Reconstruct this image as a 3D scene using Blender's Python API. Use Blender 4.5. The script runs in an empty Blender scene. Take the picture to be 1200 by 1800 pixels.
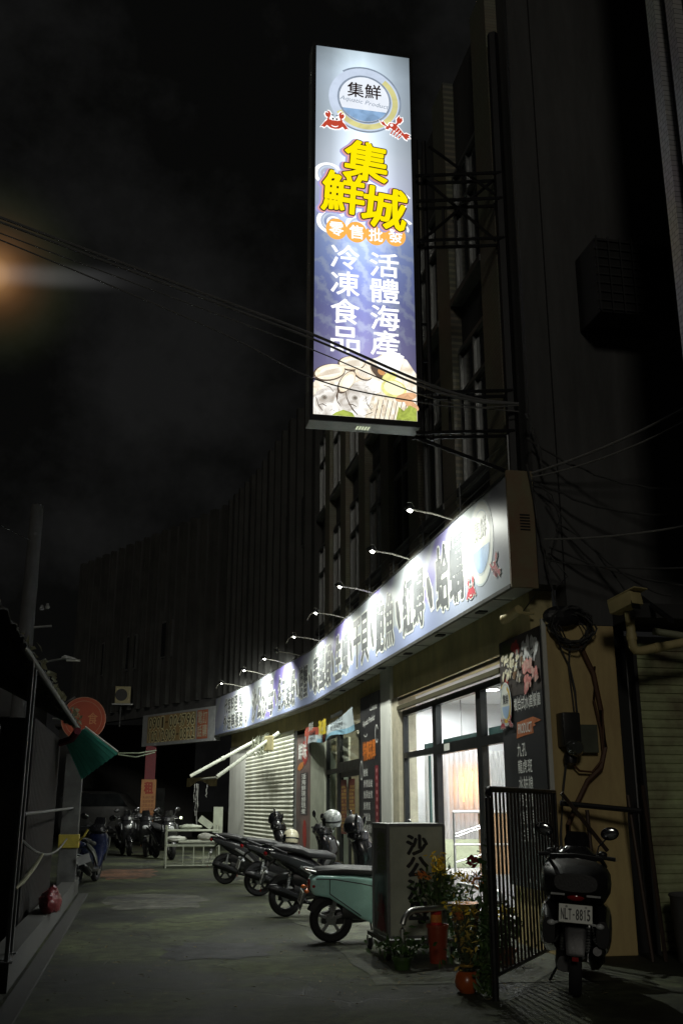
import bpy, bmesh, math, random
from mathutils import Vector, Matrix
random.seed(7)
S = bpy.context.scene
COL = S.collection
R = math.radians
PI = math.pi

# ------------------------------------------------------------------ camera
cam = bpy.data.cameras.new('camera')
cam.sensor_fit = 'VERTICAL'; cam.sensor_height = 36; cam.sensor_width = 24
cam.lens = 35.0; cam.clip_start = 0.05; cam.clip_end = 600
co = bpy.data.objects.new('camera', cam); COL.objects.link(co)
PITCH, YAW = R(16.398), R(10.982)
co.location = (0, 0, 1.5)
co.rotation_euler = (R(90) + PITCH, 0, -YAW)
S.camera = co
S.cycles.use_denoising = True
S.cycles.sample_clamp_indirect = 4.0
S.cycles.max_bounces = 8
S.view_settings.view_transform = 'Standard'; S.view_settings.look = 'None'
S.view_settings.exposure = 0.0; S.view_settings.gamma = 1.0; S.view_settings.use_curve_mapping = False

# ------------------------------------------------------------------ world: night sky
W = bpy.data.worlds.new('World'); S.world = W; W.use_nodes = True
nt = W.node_tree; nt.nodes.clear()
def wn(t, **k):
    n = nt.nodes.new(t)
    for a, b in k.items(): setattr(n, a, b)
    return n
sky = wn('ShaderNodeTexSky', sky_type='NISHITA', sun_disc=False)
sky.sun_elevation = R(-9); sky.sun_rotation = R(235)
bgs = wn('ShaderNodeBackground'); bgs.inputs['Strength'].default_value = 0.05
nt.links.new(sky.outputs[0], bgs.inputs[0])
tc = wn('ShaderNodeTexCoord')
nz = wn('ShaderNodeTexNoise'); nz.inputs['Scale'].default_value = 3.6; nz.inputs['Detail'].default_value = 8; nz.inputs['Roughness'].default_value = .62
nt.links.new(tc.outputs['Generated'], nz.inputs['Vector'])
cr = wn('ShaderNodeValToRGB')
cr.color_ramp.elements[0].position = 0.45; cr.color_ramp.elements[0].color = (.0021, .0021, .0021, 1)
cr.color_ramp.elements[1].position = 0.66; cr.color_ramp.elements[1].color = (.0080, .0080, .0080, 1)
nt.links.new(nz.outputs['Fac'], cr.inputs['Fac'])
# warm lamp flare painted as a glow into the sky colour, far left
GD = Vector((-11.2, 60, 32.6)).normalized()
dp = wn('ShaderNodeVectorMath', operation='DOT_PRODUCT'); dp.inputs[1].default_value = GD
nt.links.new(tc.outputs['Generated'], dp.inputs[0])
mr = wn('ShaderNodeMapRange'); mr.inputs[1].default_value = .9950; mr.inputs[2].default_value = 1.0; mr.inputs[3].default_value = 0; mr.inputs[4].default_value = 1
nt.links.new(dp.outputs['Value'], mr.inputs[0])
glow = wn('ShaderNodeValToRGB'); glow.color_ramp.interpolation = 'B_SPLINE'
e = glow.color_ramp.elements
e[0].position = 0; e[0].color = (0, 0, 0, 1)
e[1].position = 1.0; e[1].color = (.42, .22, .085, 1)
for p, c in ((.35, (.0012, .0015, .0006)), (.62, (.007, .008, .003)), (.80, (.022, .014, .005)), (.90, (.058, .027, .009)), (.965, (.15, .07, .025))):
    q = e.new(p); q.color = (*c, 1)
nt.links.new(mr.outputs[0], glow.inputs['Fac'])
# pale streak of the flare, also painted into the sky, reaching right
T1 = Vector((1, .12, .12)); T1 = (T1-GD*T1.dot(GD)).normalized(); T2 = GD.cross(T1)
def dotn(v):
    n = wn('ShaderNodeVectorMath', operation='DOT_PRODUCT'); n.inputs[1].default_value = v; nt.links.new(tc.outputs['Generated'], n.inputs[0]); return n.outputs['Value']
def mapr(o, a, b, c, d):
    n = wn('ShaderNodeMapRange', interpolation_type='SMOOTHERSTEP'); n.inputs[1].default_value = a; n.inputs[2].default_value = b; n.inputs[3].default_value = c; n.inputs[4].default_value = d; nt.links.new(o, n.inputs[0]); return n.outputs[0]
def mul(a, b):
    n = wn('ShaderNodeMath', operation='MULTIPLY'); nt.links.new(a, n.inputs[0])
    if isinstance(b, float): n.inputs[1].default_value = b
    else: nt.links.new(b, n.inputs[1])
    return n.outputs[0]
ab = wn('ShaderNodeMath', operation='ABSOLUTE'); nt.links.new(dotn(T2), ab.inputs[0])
flare_streak = mul(mul(mapr(ab.outputs[0], 0, .016, 1, 0), mapr(dotn(T1), .0, .17, 1, 0)), mapr(dotn(T1), -.03, 0, 0, 1))
flare_streak = mul(mul(flare_streak, mapr(nz.outputs['Fac'], .2, .7, .5, 1)), .055)
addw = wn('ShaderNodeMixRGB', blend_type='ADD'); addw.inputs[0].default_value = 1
nt.links.new(flare_streak, addw.inputs[1]); nt.links.new(cr.outputs[0], addw.inputs[2])
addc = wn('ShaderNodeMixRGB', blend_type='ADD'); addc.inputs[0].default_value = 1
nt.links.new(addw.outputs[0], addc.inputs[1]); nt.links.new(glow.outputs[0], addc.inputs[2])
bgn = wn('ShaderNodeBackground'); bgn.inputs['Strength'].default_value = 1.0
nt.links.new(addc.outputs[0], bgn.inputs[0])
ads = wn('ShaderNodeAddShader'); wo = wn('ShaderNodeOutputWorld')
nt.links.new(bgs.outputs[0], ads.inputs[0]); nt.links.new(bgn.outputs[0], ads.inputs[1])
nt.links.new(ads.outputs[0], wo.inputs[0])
# faint fill lamp added behind the camera to lift the dark fronts
sl = bpy.data.lights.new('fill_light', 'SUN'); sl.energy = 0.20; sl.angle = R(8); sl.color = (1, .95, .82)
so = bpy.data.objects.new('fill_light', sl); COL.objects.link(so)
so.rotation_euler = Vector((.28, .90, -.34)).to_track_quat('-Z', 'Y').to_euler(); so.location = (-5, -15, 12)

# ------------------------------------------------------------------ materials
MATS = {}
def _nodes(name):
    m = bpy.data.materials.new(name); m.use_nodes = True
    n = m.node_tree; return m, n, n.nodes['Principled BSDF']
def M(name, rgb, rough=.6, metal=0, var=.22, scale=6, bump=.08, bscale=None, spec=.5, coat=0, stain=None, streak=0):
    """paint-like procedural material with mottling, roughness variation and fine bump"""
    if name in MATS: return MATS[name]
    m, n, b = _nodes(name)
    L = n.links.new
    t = n.nodes.new('ShaderNodeTexCoord')
    a = n.nodes.new('ShaderNodeTexNoise'); a.inputs['Scale'].default_value = scale; a.inputs['Detail'].default_value = 6
    a.inputs['Roughness'].default_value = .65
    if streak:
        vm = n.nodes.new('ShaderNodeVectorMath'); vm.operation = 'MULTIPLY'; vm.inputs[1].default_value = (1, 1, streak)
        L(t.outputs['Object'], vm.inputs[0]); L(vm.outputs[0], a.inputs['Vector']); a.inputs['Detail'].default_value = 9; a.inputs['Roughness'].default_value = .72
    else: L(t.outputs['Object'], a.inputs['Vector'])
    r = n.nodes.new('ShaderNodeValToRGB')
    r.color_ramp.elements[0].position = .3; r.color_ramp.elements[1].position = .72
    lo = stain if stain else tuple(c * (1 - var) for c in rgb)
    hi = tuple(min(1, c * (1 + var * .6)) for c in rgb)
    r.color_ramp.elements[0].color = (*lo, 1); r.color_ramp.elements[1].color = (*hi, 1)
    L(a.outputs['Fac'], r.inputs['Fac']); L(r.outputs[0], b.inputs['Base Color'])
    rr = n.nodes.new('ShaderNodeMapRange'); rr.inputs[3].default_value = max(.03, rough - .12); rr.inputs[4].default_value = min(1, rough + .15)
    L(a.outputs['Fac'], rr.inputs[0]); L(rr.outputs[0], b.inputs['Roughness'])
    b.inputs['Metallic'].default_value = metal; b.inputs['Specular IOR Level'].default_value = spec
    if coat: b.inputs['Coat Weight'].default_value = coat; b.inputs['Coat Roughness'].default_value = .08
    if bump:
        f = n.nodes.new('ShaderNodeTexNoise'); f.inputs['Scale'].default_value = bscale or scale * 9; f.inputs['Detail'].default_value = 4
        L(t.outputs['Object'], f.inputs['Vector'])
        bp = n.nodes.new('ShaderNodeBump'); bp.inputs['Strength'].default_value = bump; bp.inputs['Distance'].default_value = .02
        L(f.outputs['Fac'], bp.inputs['Height']); L(bp.outputs[0], b.inputs['Normal'])
    MATS[name] = m; return m
def E_(name, rgb, s=1.0, var=0.0, scale=10, alt=None):
    """self-lit surface (backlit print, lamp)"""
    if name in MATS: return MATS[name]
    m, n, b = _nodes(name)
    b.inputs['Base Color'].default_value = (.02, .02, .02, 1); b.inputs['Roughness'].default_value = .35
    b.inputs['Emission Color'].default_value = (*rgb, 1); b.inputs['Emission Strength'].default_value = s
    if var:
        t = n.nodes.new('ShaderNodeTexCoord'); a = n.nodes.new('ShaderNodeTexNoise')
        a.inputs['Scale'].default_value = scale; a.inputs['Detail'].default_value = 7; a.inputs['Distortion'].default_value = 1.2
        r = n.nodes.new('ShaderNodeValToRGB')
        r.color_ramp.elements[0].position = .33; r.color_ramp.elements[1].position = .62
        lo = alt or tuple(c * (1 - var) for c in rgb)
        r.color_ramp.elements[0].color = (*lo, 1); r.color_ramp.elements[1].color = (*rgb, 1)
        n.links.new(t.outputs['Object'], a.inputs['Vector']); n.links.new(a.outputs['Fac'], r.inputs[0])
        n.links.new(r.outputs[0], b.inputs['Emission Color'])
    MATS[name] = m; return m
def glass_mat(name, tint=(.9, .95, .93), fac=.10, rough=.02):
    if name in MATS: return MATS[name]
    m, n, b = _nodes(name); n.nodes.remove(b)
    o = n.nodes['Material Output']
    tr = n.nodes.new('ShaderNodeBsdfTransparent'); tr.inputs[0].default_value = (*tint, 1)
    gl = n.nodes.new('ShaderNodeBsdfGlossy'); gl.inputs['Roughness'].default_value = rough
    lw = n.nodes.new('ShaderNodeLayerWeight'); lw.inputs['Blend'].default_value = .25
    mp = n.nodes.new('ShaderNodeMapRange'); mp.inputs[3].default_value = fac * .4; mp.inputs[4].default_value = min(1, fac * 5)
    n.links.new(lw.outputs['Fresnel'], mp.inputs[0])
    mx = n.nodes.new('ShaderNodeMixShader'); n.links.new(mp.outputs[0], mx.inputs[0])
    n.links.new(tr.outputs[0], mx.inputs[1]); n.links.new(gl.outputs[0], mx.inputs[2]); n.links.new(mx.outputs[0], o.inputs[0])
    MATS[name] = m; return m
def tile_mat(name, c1, c2, mortar, w=.06, h=.03, rough=.35, axis='YZ', stain=.35):
    if name in MATS: return MATS[name]
    m, n, b = _nodes(name); L = n.links.new
    t = n.nodes.new('ShaderNodeTexCoord'); sp = n.nodes.new('ShaderNodeSeparateXYZ'); cb = n.nodes.new('ShaderNodeCombineXYZ')
    L(t.outputs['Object'], sp.inputs[0]); L(sp.outputs['XYZ'.index(axis[0])], cb.inputs[0]); L(sp.outputs['XYZ'.index(axis[1])], cb.inputs[1])
    br = n.nodes.new('ShaderNodeTexBrick'); br.inputs['Scale'].default_value = 1
    br.inputs['Brick Width'].default_value = w; br.inputs['Row Height'].default_value = h; br.inputs['Mortar Size'].default_value = .004
    br.inputs['Color1'].default_value = (*c1, 1); br.inputs['Color2'].default_value = (*c2, 1); br.inputs['Mortar'].default_value = (*mortar, 1)
    L(cb.outputs[0], br.inputs['Vector'])
    a = n.nodes.new('ShaderNodeTexNoise'); a.inputs['Scale'].default_value = 1.3; a.inputs['Detail'].default_value = 6
    L(t.outputs['Object'], a.inputs['Vector'])
    mx = n.nodes.new('ShaderNodeMixRGB'); mx.blend_type = 'MULTIPLY'; mx.inputs[0].default_value = stain
    L(br.outputs[0], mx.inputs[1]); L(a.outputs['Color'], mx.inputs[2]); L(mx.outputs[0], b.inputs['Base Color'])
    bp = n.nodes.new('ShaderNodeBump'); bp.inputs['Strength'].default_value = .3; bp.inputs['Distance'].default_value = .01
    L(br.outputs['Fac'], bp.inputs['Height']); bp.invert = True; L(bp.outputs[0], b.inputs['Normal'])
    b.inputs['Roughness'].default_value = rough
    MATS[name] = m; return m

# ------------------------------------------------------------------ mesh builder
ORG = {}
class MB:
    def __init__(s): s.b = bmesh.new()
    def face(s, pts):
        vs = [s.b.verts.new(p) for p in pts]
        try: return s.b.faces.new(vs)
        except ValueError: return None
    def box(s, c, d, rz=0, rot=None):
        m = Matrix.Translation(c) @ (rot if rot is not None else Matrix.Rotation(rz, 4, 'Z')) @ Matrix.Diagonal((*d, 1))
        bmesh.ops.create_cube(s.b, size=1, matrix=m); return s
    def bb(s, x0, x1, y0, y1, z0, z1):
        return s.box(((x0+x1)/2, (y0+y1)/2, (z0+z1)/2), (abs(x1-x0), abs(y1-y0), abs(z1-z0)))
    def wallseg(s, p, q, z0, z1, t):
        """slab from plan point p to q, thickness t to the right-hand (+X) side"""
        p, q = Vector((*p, 0)), Vector((*q, 0)); d = (q-p).normalized(); n = Vector((d.y, -d.x, 0))*t
        pts = [p, q, q+n, p+n]
        lo = [s.b.verts.new(v+Vector((0, 0, z0))) for v in pts]; hi = [s.b.verts.new(v+Vector((0, 0, z1))) for v in pts]
        s.b.faces.new(lo); s.b.faces.new(hi[::-1])
        for i in range(4): s.b.faces.new((lo[i], hi[i], hi[(i+1) % 4], lo[(i+1) % 4]))
        return s
    def tube(s, path, r, seg=8, close=False):
        P = [Vector(p) for p in path]; rings = []
        for i, p in enumerate(P):
            if close: d = P[(i+1) % len(P)]-P[i-1]
            else: d = (P[min(i+1, len(P)-1)]-P[max(i-1, 0)])
            d = d.normalized() if d.length > 1e-9 else Vector((0, 0, 1))
            a = d.cross(Vector((0, 0, 1)))
            if a.length < .05: a = d.cross(Vector((1, 0, 0)))
            a.normalize(); c = d.cross(a)
            rr = r[i] if isinstance(r, (list, tuple)) else r
            rings.append([s.b.verts.new(p+(a*math.cos(k*2*PI/seg)+c*math.sin(k*2*PI/seg))*rr) for k in range(seg)])
        n = len(rings)
        for i in range(n if close else n-1):
            A, B = rings[i], rings[(i+1) % n]
            for k in range(seg): s.b.faces.new((A[k], A[(k+1) % seg], B[(k+1) % seg], B[k]))
        if not close: s.b.faces.new(rings[0][::-1]); s.b.faces.new(rings[-1])
        return s
    def rings(s, rs):
        V = [[s.b.verts.new(p) for p in r] for r in rs]; n = len(V[0])
        for A, B in zip(V, V[1:]):
            for k in range(n): s.b.faces.new((A[k], A[(k+1) % n], B[(k+1) % n], B[k]))
        s.b.faces.new(V[0][::-1]); s.b.faces.new(V[-1]); return s
    def loft(s, secs, seg=18, p=2.6, y=0):
        """along x: (x, zc, half width y, half height z)"""
        def se(t, e): return math.copysign(abs(t)**(2/e), t)
        return s.rings([[(x, y+hw*se(math.cos(k*2*PI/seg), p), zc+hh*se(math.sin(k*2*PI/seg), p)) for k in range(seg)] for x, zc, hw, hh in secs])
    def loftz(s, secs, seg=18, p=2.4, y=0):
        """along z: (z, xc, half x, half y)"""
        def se(t, e): return math.copysign(abs(t)**(2/e), t)
        return s.rings([[(xc+hx*se(math.cos(k*2*PI/seg), p), y+hy*se(math.sin(k*2*PI/seg), p), z) for k in range(seg)] for z, xc, hx, hy in secs])
    def lathe(s, prof, c=(0, 0, 0), axis='Z', seg=28, close=False):
        c = Vector(c); V = []
        for r, h in prof:
            ring = []
            for k in range(seg):
                a, b_ = r*math.cos(k*2*PI/seg), r*math.sin(k*2*PI/seg)
                v = {'Z': (a, b_, h), 'Y': (a, h, b_), 'X': (h, a, b_)}[axis]
                ring.append(s.b.verts.new(c+Vector(v)))
            V.append(ring)
        n = len(V)
        for i in range(n if close else n-1):
            A, B = V[i], V[(i+1) % n]
            for k in range(seg): s.b.faces.new((A[k], A[(k+1) % seg], B[(k+1) % seg], B[k]))
        if not close:
            for ring in (V[0], V[-1]):
                if (ring[0].co-ring[seg//2].co).length > 1e-4: s.b.faces.new(ring)
        return s
    def ball(s, c, r, seg=14, rot=None):
        r = (r, r, r) if not isinstance(r, (tuple, list)) else r
        m = Matrix.Translation(c) @ (rot if rot is not None else Matrix.Identity(4)) @ Matrix.Diagonal((*r, 1))
        bmesh.ops.create_uvsphere(s.b, u_segments=seg, v_segments=max(6, seg*2//3), radius=1, matrix=m); return s
    def prism_y(s, poly, y0, y1):
        """(x,z) outline given thickness along y"""
        a = [s.b.verts.new((x, y0, z)) for x, z in poly]; b_ = [s.b.verts.new((x, y1, z)) for x, z in poly]; n = len(poly)
        s.b.faces.new(a); s.b.faces.new(b_[::-1])
        for i in range(n): s.b.faces.new((a[i], b_[i], b_[(i+1) % n], a[(i+1) % n]))
        return s
    def quadleaf(s, c, n, w, l):
        a = n.orthogonal().normalized(); a = (Matrix.Rotation(random.uniform(0, 2*PI), 3, n) @ a); b_ = n.cross(a)
        c = Vector(c)
        s.face([c-a*l, c-a*l*.2+b_*w+n*l*.12, c+a*l, c-a*l*.2-b_*w+n*l*.12]); return s
    def build(s, name, mat, parent=None, loc=None, local=False, smooth=False, bevel=0, seg=2, angle=35):
        bm = s.b
        bmesh.ops.recalc_face_normals(bm, faces=bm.faces)
        if bevel:
            ed = [x for x in bm.edges if len(x.link_faces) == 2 and x.calc_face_angle(0) > R(30)]
            bmesh.ops.bevel(bm, geom=ed, offset=bevel, segments=seg, profile=.6, affect='EDGES', clamp_overlap=True)
        org = Vector((0, 0, 0)) if local else (ORG[parent] if parent else Vector(loc or (0, 0, 0)))
        if org.length: bmesh.ops.translate(bm, verts=bm.verts, vec=-org)
        me = bpy.data.meshes.new(name); bm.to_mesh(me); bm.free()
        if smooth:
            for p in me.polygons: p.use_smooth = True
            if hasattr(me, 'set_sharp_from_angle'): me.set_sharp_from_angle(angle=R(angle))
        if mat: me.materials.append(mat)
        o = bpy.data.objects.new(name, me); COL.objects.link(o); ORG[o] = org
        if parent: o.parent = parent
        else: o.location = org
        return o
def thing(name, label, cat, loc=(0, 0, 0), rz=0, group=None, rot=None):
    o = bpy.data.objects.new(name, None); COL.objects.link(o); o.location = loc; o.rotation_euler = rot or (0, 0, rz)
    o.empty_display_size = .2
    o['label'] = label; o['category'] = cat
    if group: o['group'] = group
    ORG[o] = Vector(loc) if not (rz or rot) else Vector((0, 0, 0)); return o
def tag(o, label, cat, group=None):
    o['label'] = label; o['category'] = cat
    if group: o['group'] = group
    return o
def structure(o): o['kind'] = 'structure'; return o
def copy_tree(o, parent=None):
    c = o.copy(); COL.objects.link(c)
    if parent: c.parent = parent
    for ch in list(o.children): copy_tree(ch, c)
    return c

# flat drawing frames ----------------------------------------------------
class Frame:
    def __init__(s, o, u, v=(0, 0, 1)):
        s.o, s.u, s.v = Vector(o), Vector(u).normalized(), Vector(v).normalized(); s.n = s.u.cross(s.v)
    def P(s, x, y, d=0): return s.o+s.u*x+s.v*y+s.n*d
def ell(cx, cy, rx, ry, n=28, a=0, a0=0, a1=2*PI):
    out = []
    full = abs(a1-a0-2*PI) < 1e-6
    for k in range(n if full else n+1):
        t = a0+(a1-a0)*k/n; x, y = rx*math.cos(t), ry*math.sin(t)
        out.append((cx+x*math.cos(a)-y*math.sin(a), cy+x*math.sin(a)+y*math.cos(a)))
    return out
def flat(parent, name, polys, mat, F, d, loc=None):
    mb = MB()
    for p in polys: mb.face([F.P(x, y, d) for x, y in p])
    return mb.build(name, mat, parent, loc=loc)
def annulus(F, mb, cx, cy, rx0, ry0, rx1, ry1, d, n=40, a0=0, a1=2*PI, a=0):
    i = ell(cx, cy, rx0, ry0, n, a, a0, a1); o = ell(cx, cy, rx1, ry1, n, a, a0, a1)
    if abs(a1-a0-2*PI) < 1e-6: i.append(i[0]); o.append(o[0])
    for k in range(len(i)-1): mb.face([F.P(*i[k], d), F.P(*o[k], d), F.P(*o[k+1], d), F.P(*i[k+1], d)])
GC = {}
def glyph(s, sh=0):
    k = (s, sh)
    if k not in GC:
        c = bpy.data.curves.new('lettering', 'FONT'); c.body = s; c.size = 1; c.resolution_u = 2; c.shear = sh
        o = bpy.data.objects.new('lettering', c); COL.objects.link(o)
        bpy.context.view_layer.update()
        m = bpy.data.meshes.new_from_object(o.evaluated_get(bpy.context.evaluated_depsgraph_get()))
        vs = [v.co.copy() for v in m.vertices]; fs = [tuple(p.vertices) for p in m.polygons]
        cnt = {}
        for f in fs:
            for i in range(len(f)): e = tuple(sorted((f[i], f[(i+1) % len(f)]))); cnt[e] = cnt.get(e, 0)+1
        # weld by position so that only the true outline counts as boundary
        bpy.data.objects.remove(o); bpy.data.curves.remove(c); bpy.data.meshes.remove(m)
        x0, x1 = min(v.x for v in vs), max(v.x for v in vs); y0, y1 = min(v.y for v in vs), max(v.y for v in vs)
        GC[k] = (vs, fs, [e for e, n in cnt.items() if n == 1], x0, x1, y0, y1)
    return GC[k]
def put(mb, s, F, x0, y0, x1, y1, d, off=0.0, sh=0, fx=None):
    """fit string s into the rectangle of the frame; off thickens the strokes (in em)"""
    vs, fs, ed, a0, a1, b0, b1 = glyph(s, sh)
    def T(v, dd=0):
        x = x0+(v[0]-a0)/(a1-a0)*(x1-x0); y = y0+(v[1]-b0)/(b1-b0)*(y1-y0)
        if fx: x, y = fx(x, y)
        return F.P(x, y, d+dd)
    V = [mb.b.verts.new(T(v)) for v in vs]
    for f in fs:
        try: mb.b.faces.new([V[i] for i in f])
        except ValueError: pass
    if off > 0:
        sx, sy = (x1-x0)/(a1-a0), (y1-y0)/(b1-b0); sm = min(sx, sy)*off; ox, oy = sm/sx, sm/sy
        for i, (p, q) in enumerate(ed):
            p, q = vs[p], vs[q]; t = Vector(((q-p).x*sx, (q-p).y*sy, 0))
            if t.length < 1e-7: continue
            t.normalize(); n = Vector((-t.y*ox, t.x*oy, 0))
            dd = .0002+.00003*(i % 23)
            mb.b.faces.new([mb.b.verts.new(T(v, dd)) for v in (p+n, q+n, q-n, p-n)])
            mb.b.faces.new([mb.b.verts.new(T((p.x+ox*math.cos(k*PI/4+.4), p.y+oy*math.sin(k*PI/4+.4)), dd+.0008)) for k in range(8)])
def put_row(mb, s, F, x0, y0, x1, y1, d, off=0.0, gap=.1):
    n = len(s); w = (x1-x0)/n
    for i, ch in enumerate(s):
        if ch == ' ': continue
        put(mb, ch, F, x0+i*w+w*gap/2, y0, x0+(i+1)*w-w*gap/2, y1, d, off)
def put_col(mb, s, F, x0, y0, x1, y1, d, off=0.0, gap=.1):
    n = len(s); h = (y1-y0)/n
    for i, ch in enumerate(s):
        if ch == ' ': continue
        yt = y1-i*h
        put(mb, ch, F, x0, yt-h+h*gap/2, x1, yt-h*gap/2, d, off)
def words(parent, name, mat, F, items, d, off=0.0, gap=.1, loc=None):
    mb = MB()
    for it in items:
        (put_col if len(it) > 5 and it[5] == 'v' else put_row)(mb, *it[:1], F, *it[1:5], d, off, gap)
    return mb.build(name, mat, parent, loc=loc)

# shared materials --------------------------------------------------------
black_metal = M('black painted steel', (.018, .018, .02), .45, .3, bump=.03)
dark_frame = M('black aluminium', (.022, .024, .025), .35, .5, bump=.02)
steel = M('stainless steel', (.68, .69, .67), .34, 1, var=.1, bump=.01)
galv = M('galvanised steel', (.32, .33, .33), .4, .8, bump=.03)
rubber = M('tyre rubber', (.012, .012, .013), .8, bump=.2)
black_plastic = M('black plastic', (.014, .014, .016), .38, bump=.05)
gloss_black = M('gloss black paint', (.012, .012, .014), .16, 0, bump=0, coat=.8)
white_paint = M('aged white paint', (.70, .71, .66), .55, scale=3, var=.25, streak=.2)
cable_black = M('cable sheath', (.05, .05, .05), .6, bump=0)
lamp_white = E_('lamp tube', (.95, 1, .93), 26)
GLASS = glass_mat('window glass')
print('setup ok')

# ================================================================== ground
def ground_mat(name, dark, light, tint, crack=1.0, sc=.35):
    m, n, b = _nodes(name); L = n.links.new
    t = n.nodes.new('ShaderNodeTexCoord')
    a = n.nodes.new('ShaderNodeTexNoise'); a.inputs['Scale'].default_value = sc; a.inputs['Detail'].default_value = 8; a.inputs['Roughness'].default_value = .62
    L(t.outputs['Object'], a.inputs['Vector'])
    r = n.nodes.new('ShaderNodeValToRGB'); e = r.color_ramp.elements
    e[0].position = .40; e[0].color = (*dark, 1); e[1].position = .62; e[1].color = (*light, 1)
    q = e.new(.5); q.color = (*tint, 1)
    L(a.outputs['Fac'], r.inputs[0])
    f = n.nodes.new('ShaderNodeTexNoise'); f.inputs['Scale'].default_value = 70; f.inputs['Detail'].default_value = 8; f.inputs['Roughness'].default_value = .75
    L(t.outputs['Object'], f.inputs['Vector'])
    mx = n.nodes.new('ShaderNodeMixRGB'); mx.blend_type = 'OVERLAY'; mx.inputs[0].default_value = .9
    L(r.outputs[0], mx.inputs[1]); L(f.outputs['Color'], mx.inputs[2])
    # cracks
    dn = n.nodes.new('ShaderNodeTexNoise'); dn.inputs['Scale'].default_value = 1.6; dn.inputs['Detail'].default_value = 6
    L(t.outputs['Object'], dn.inputs['Vector'])
    va = n.nodes.new('ShaderNodeVectorMath'); va.operation = 'MULTIPLY_ADD'; va.inputs[1].default_value = (.9, .9, .9)
    L(dn.outputs['Color'], va.inputs[0]); L(t.outputs['Object'], va.inputs[2])
    vo = n.nodes.new('ShaderNodeTexVoronoi'); vo.feature = 'DISTANCE_TO_EDGE'; vo.inputs['Scale'].default_value = .42
    L(va.outputs[0], vo.inputs['Vector'])
    cm = n.nodes.new('ShaderNodeMapRange'); cm.inputs[1].default_value = 0; cm.inputs[2].default_value = .012; cm.inputs[3].default_value = 1-.75*crack; cm.inputs[4].default_value = 1
    L(vo.outputs['Distance'], cm.inputs[0])
    g2 = n.nodes.new('ShaderNodeTexNoise'); g2.inputs['Scale'].default_value = 5.5; g2.inputs['Detail'].default_value = 7; g2.inputs['Roughness'].default_value = .7
    L(t.outputs['Object'], g2.inputs['Vector'])
    g3 = n.nodes.new('ShaderNodeMapRange'); g3.inputs[1].default_value = .35; g3.inputs[2].default_value = .65; g3.inputs[3].default_value = .45; g3.inputs[4].default_value = 1.35
    L(g2.outputs['Fac'], g3.inputs[0])
    g4 = n.nodes.new('ShaderNodeMixRGB'); g4.blend_type = 'MULTIPLY'; g4.inputs[0].default_value = 1
    L(mx.outputs[0], g4.inputs[1]); L(g3.outputs[0], g4.inputs[2]); mx = g4
    m2 = n.nodes.new('ShaderNodeMixRGB'); m2.blend_type = 'MULTIPLY'; m2.inputs[0].default_value = 1
    L(mx.outputs[0], m2.inputs[1]); L(cm.outputs[0], m2.inputs[2]); L(m2.outputs[0], b.inputs['Base Color'])
    rm = n.nodes.new('ShaderNodeMapRange'); rm.inputs[1].default_value = .3; rm.inputs[2].default_value = .7; rm.inputs[3].default_value = .55; rm.inputs[4].default_value = .95
    L(a.outputs['Fac'], rm.inputs[0]); L(rm.outputs[0], b.inputs['Roughness'])
    ad = n.nodes.new('ShaderNodeMath'); ad.operation = 'MULTIPLY'; L(f.outputs['Fac'], ad.inputs[0]); L(cm.outputs[0], ad.inputs[1])
    bp = n.nodes.new('ShaderNodeBump'); bp.inputs['Strength'].default_value = .6; bp.inputs['Distance'].default_value = .03
    L(ad.outputs[0], bp.inputs['Height']); L(bp.outputs[0], b.inputs['Normal'])
    return m
asph = ground_mat('worn asphalt', (.015, .017, .013), (.088, .102, .050), (.038, .044, .024), 1.0, .55)
conc = ground_mat('stained concrete', (.04, .045, .03), (.16, .17, .12), (.08, .088, .06), 1.0, .9)
g = MB(); g.bb(-150, 150, -60, 240, -.3, 0)
structure(g.build('ground', asph))
rj = random.Random(3)
edge = [(2.15+rj.uniform(-.12, .12)+(0 if y < 23 else -.06*(y-23)), y) for y in [9.2+i*.6 for i in range(40)]]
g = MB(); top = [(x, y, .005) for x, y in edge]+[(3.4, 33, .005), (4.35, 24.7, .005), (4.35, 9.0, .005)]
g.face(top)
structure(g.build('pavement', conc))
# repaired patches of road
for i, (cx, cy, w, l) in enumerate(((.35, 17.6, 1.5, 2.6), (.9, 11.6, 1.1, 1.3), (-.2, 24.5, 1.3, 3.4))):
    pts = []
    for k in range(26):
        a = 2*PI*k/26; q = 1+rj.uniform(-.18, .18)
        pts.append((cx+w*q*.5*math.copysign(abs(math.cos(a))**.6, math.cos(a)), cy+l*q*.5*math.copysign(abs(math.sin(a))**.6, math.sin(a)), .004+.0005*i))
    g = MB(); g.face(pts)
    structure(g.build('road_patch', ground_mat('patch asphalt %d' % i, ((.05, .05, .05), (.03, .031, .032), (.09, .062, .042))[i], ((.13, .13, .11), (.06, .062, .06), (.26, .135, .08))[i], ((.08, .082, .066), (.042, .043, .043), (.17, .09, .055))[i], .5, 1.3)))

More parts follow.
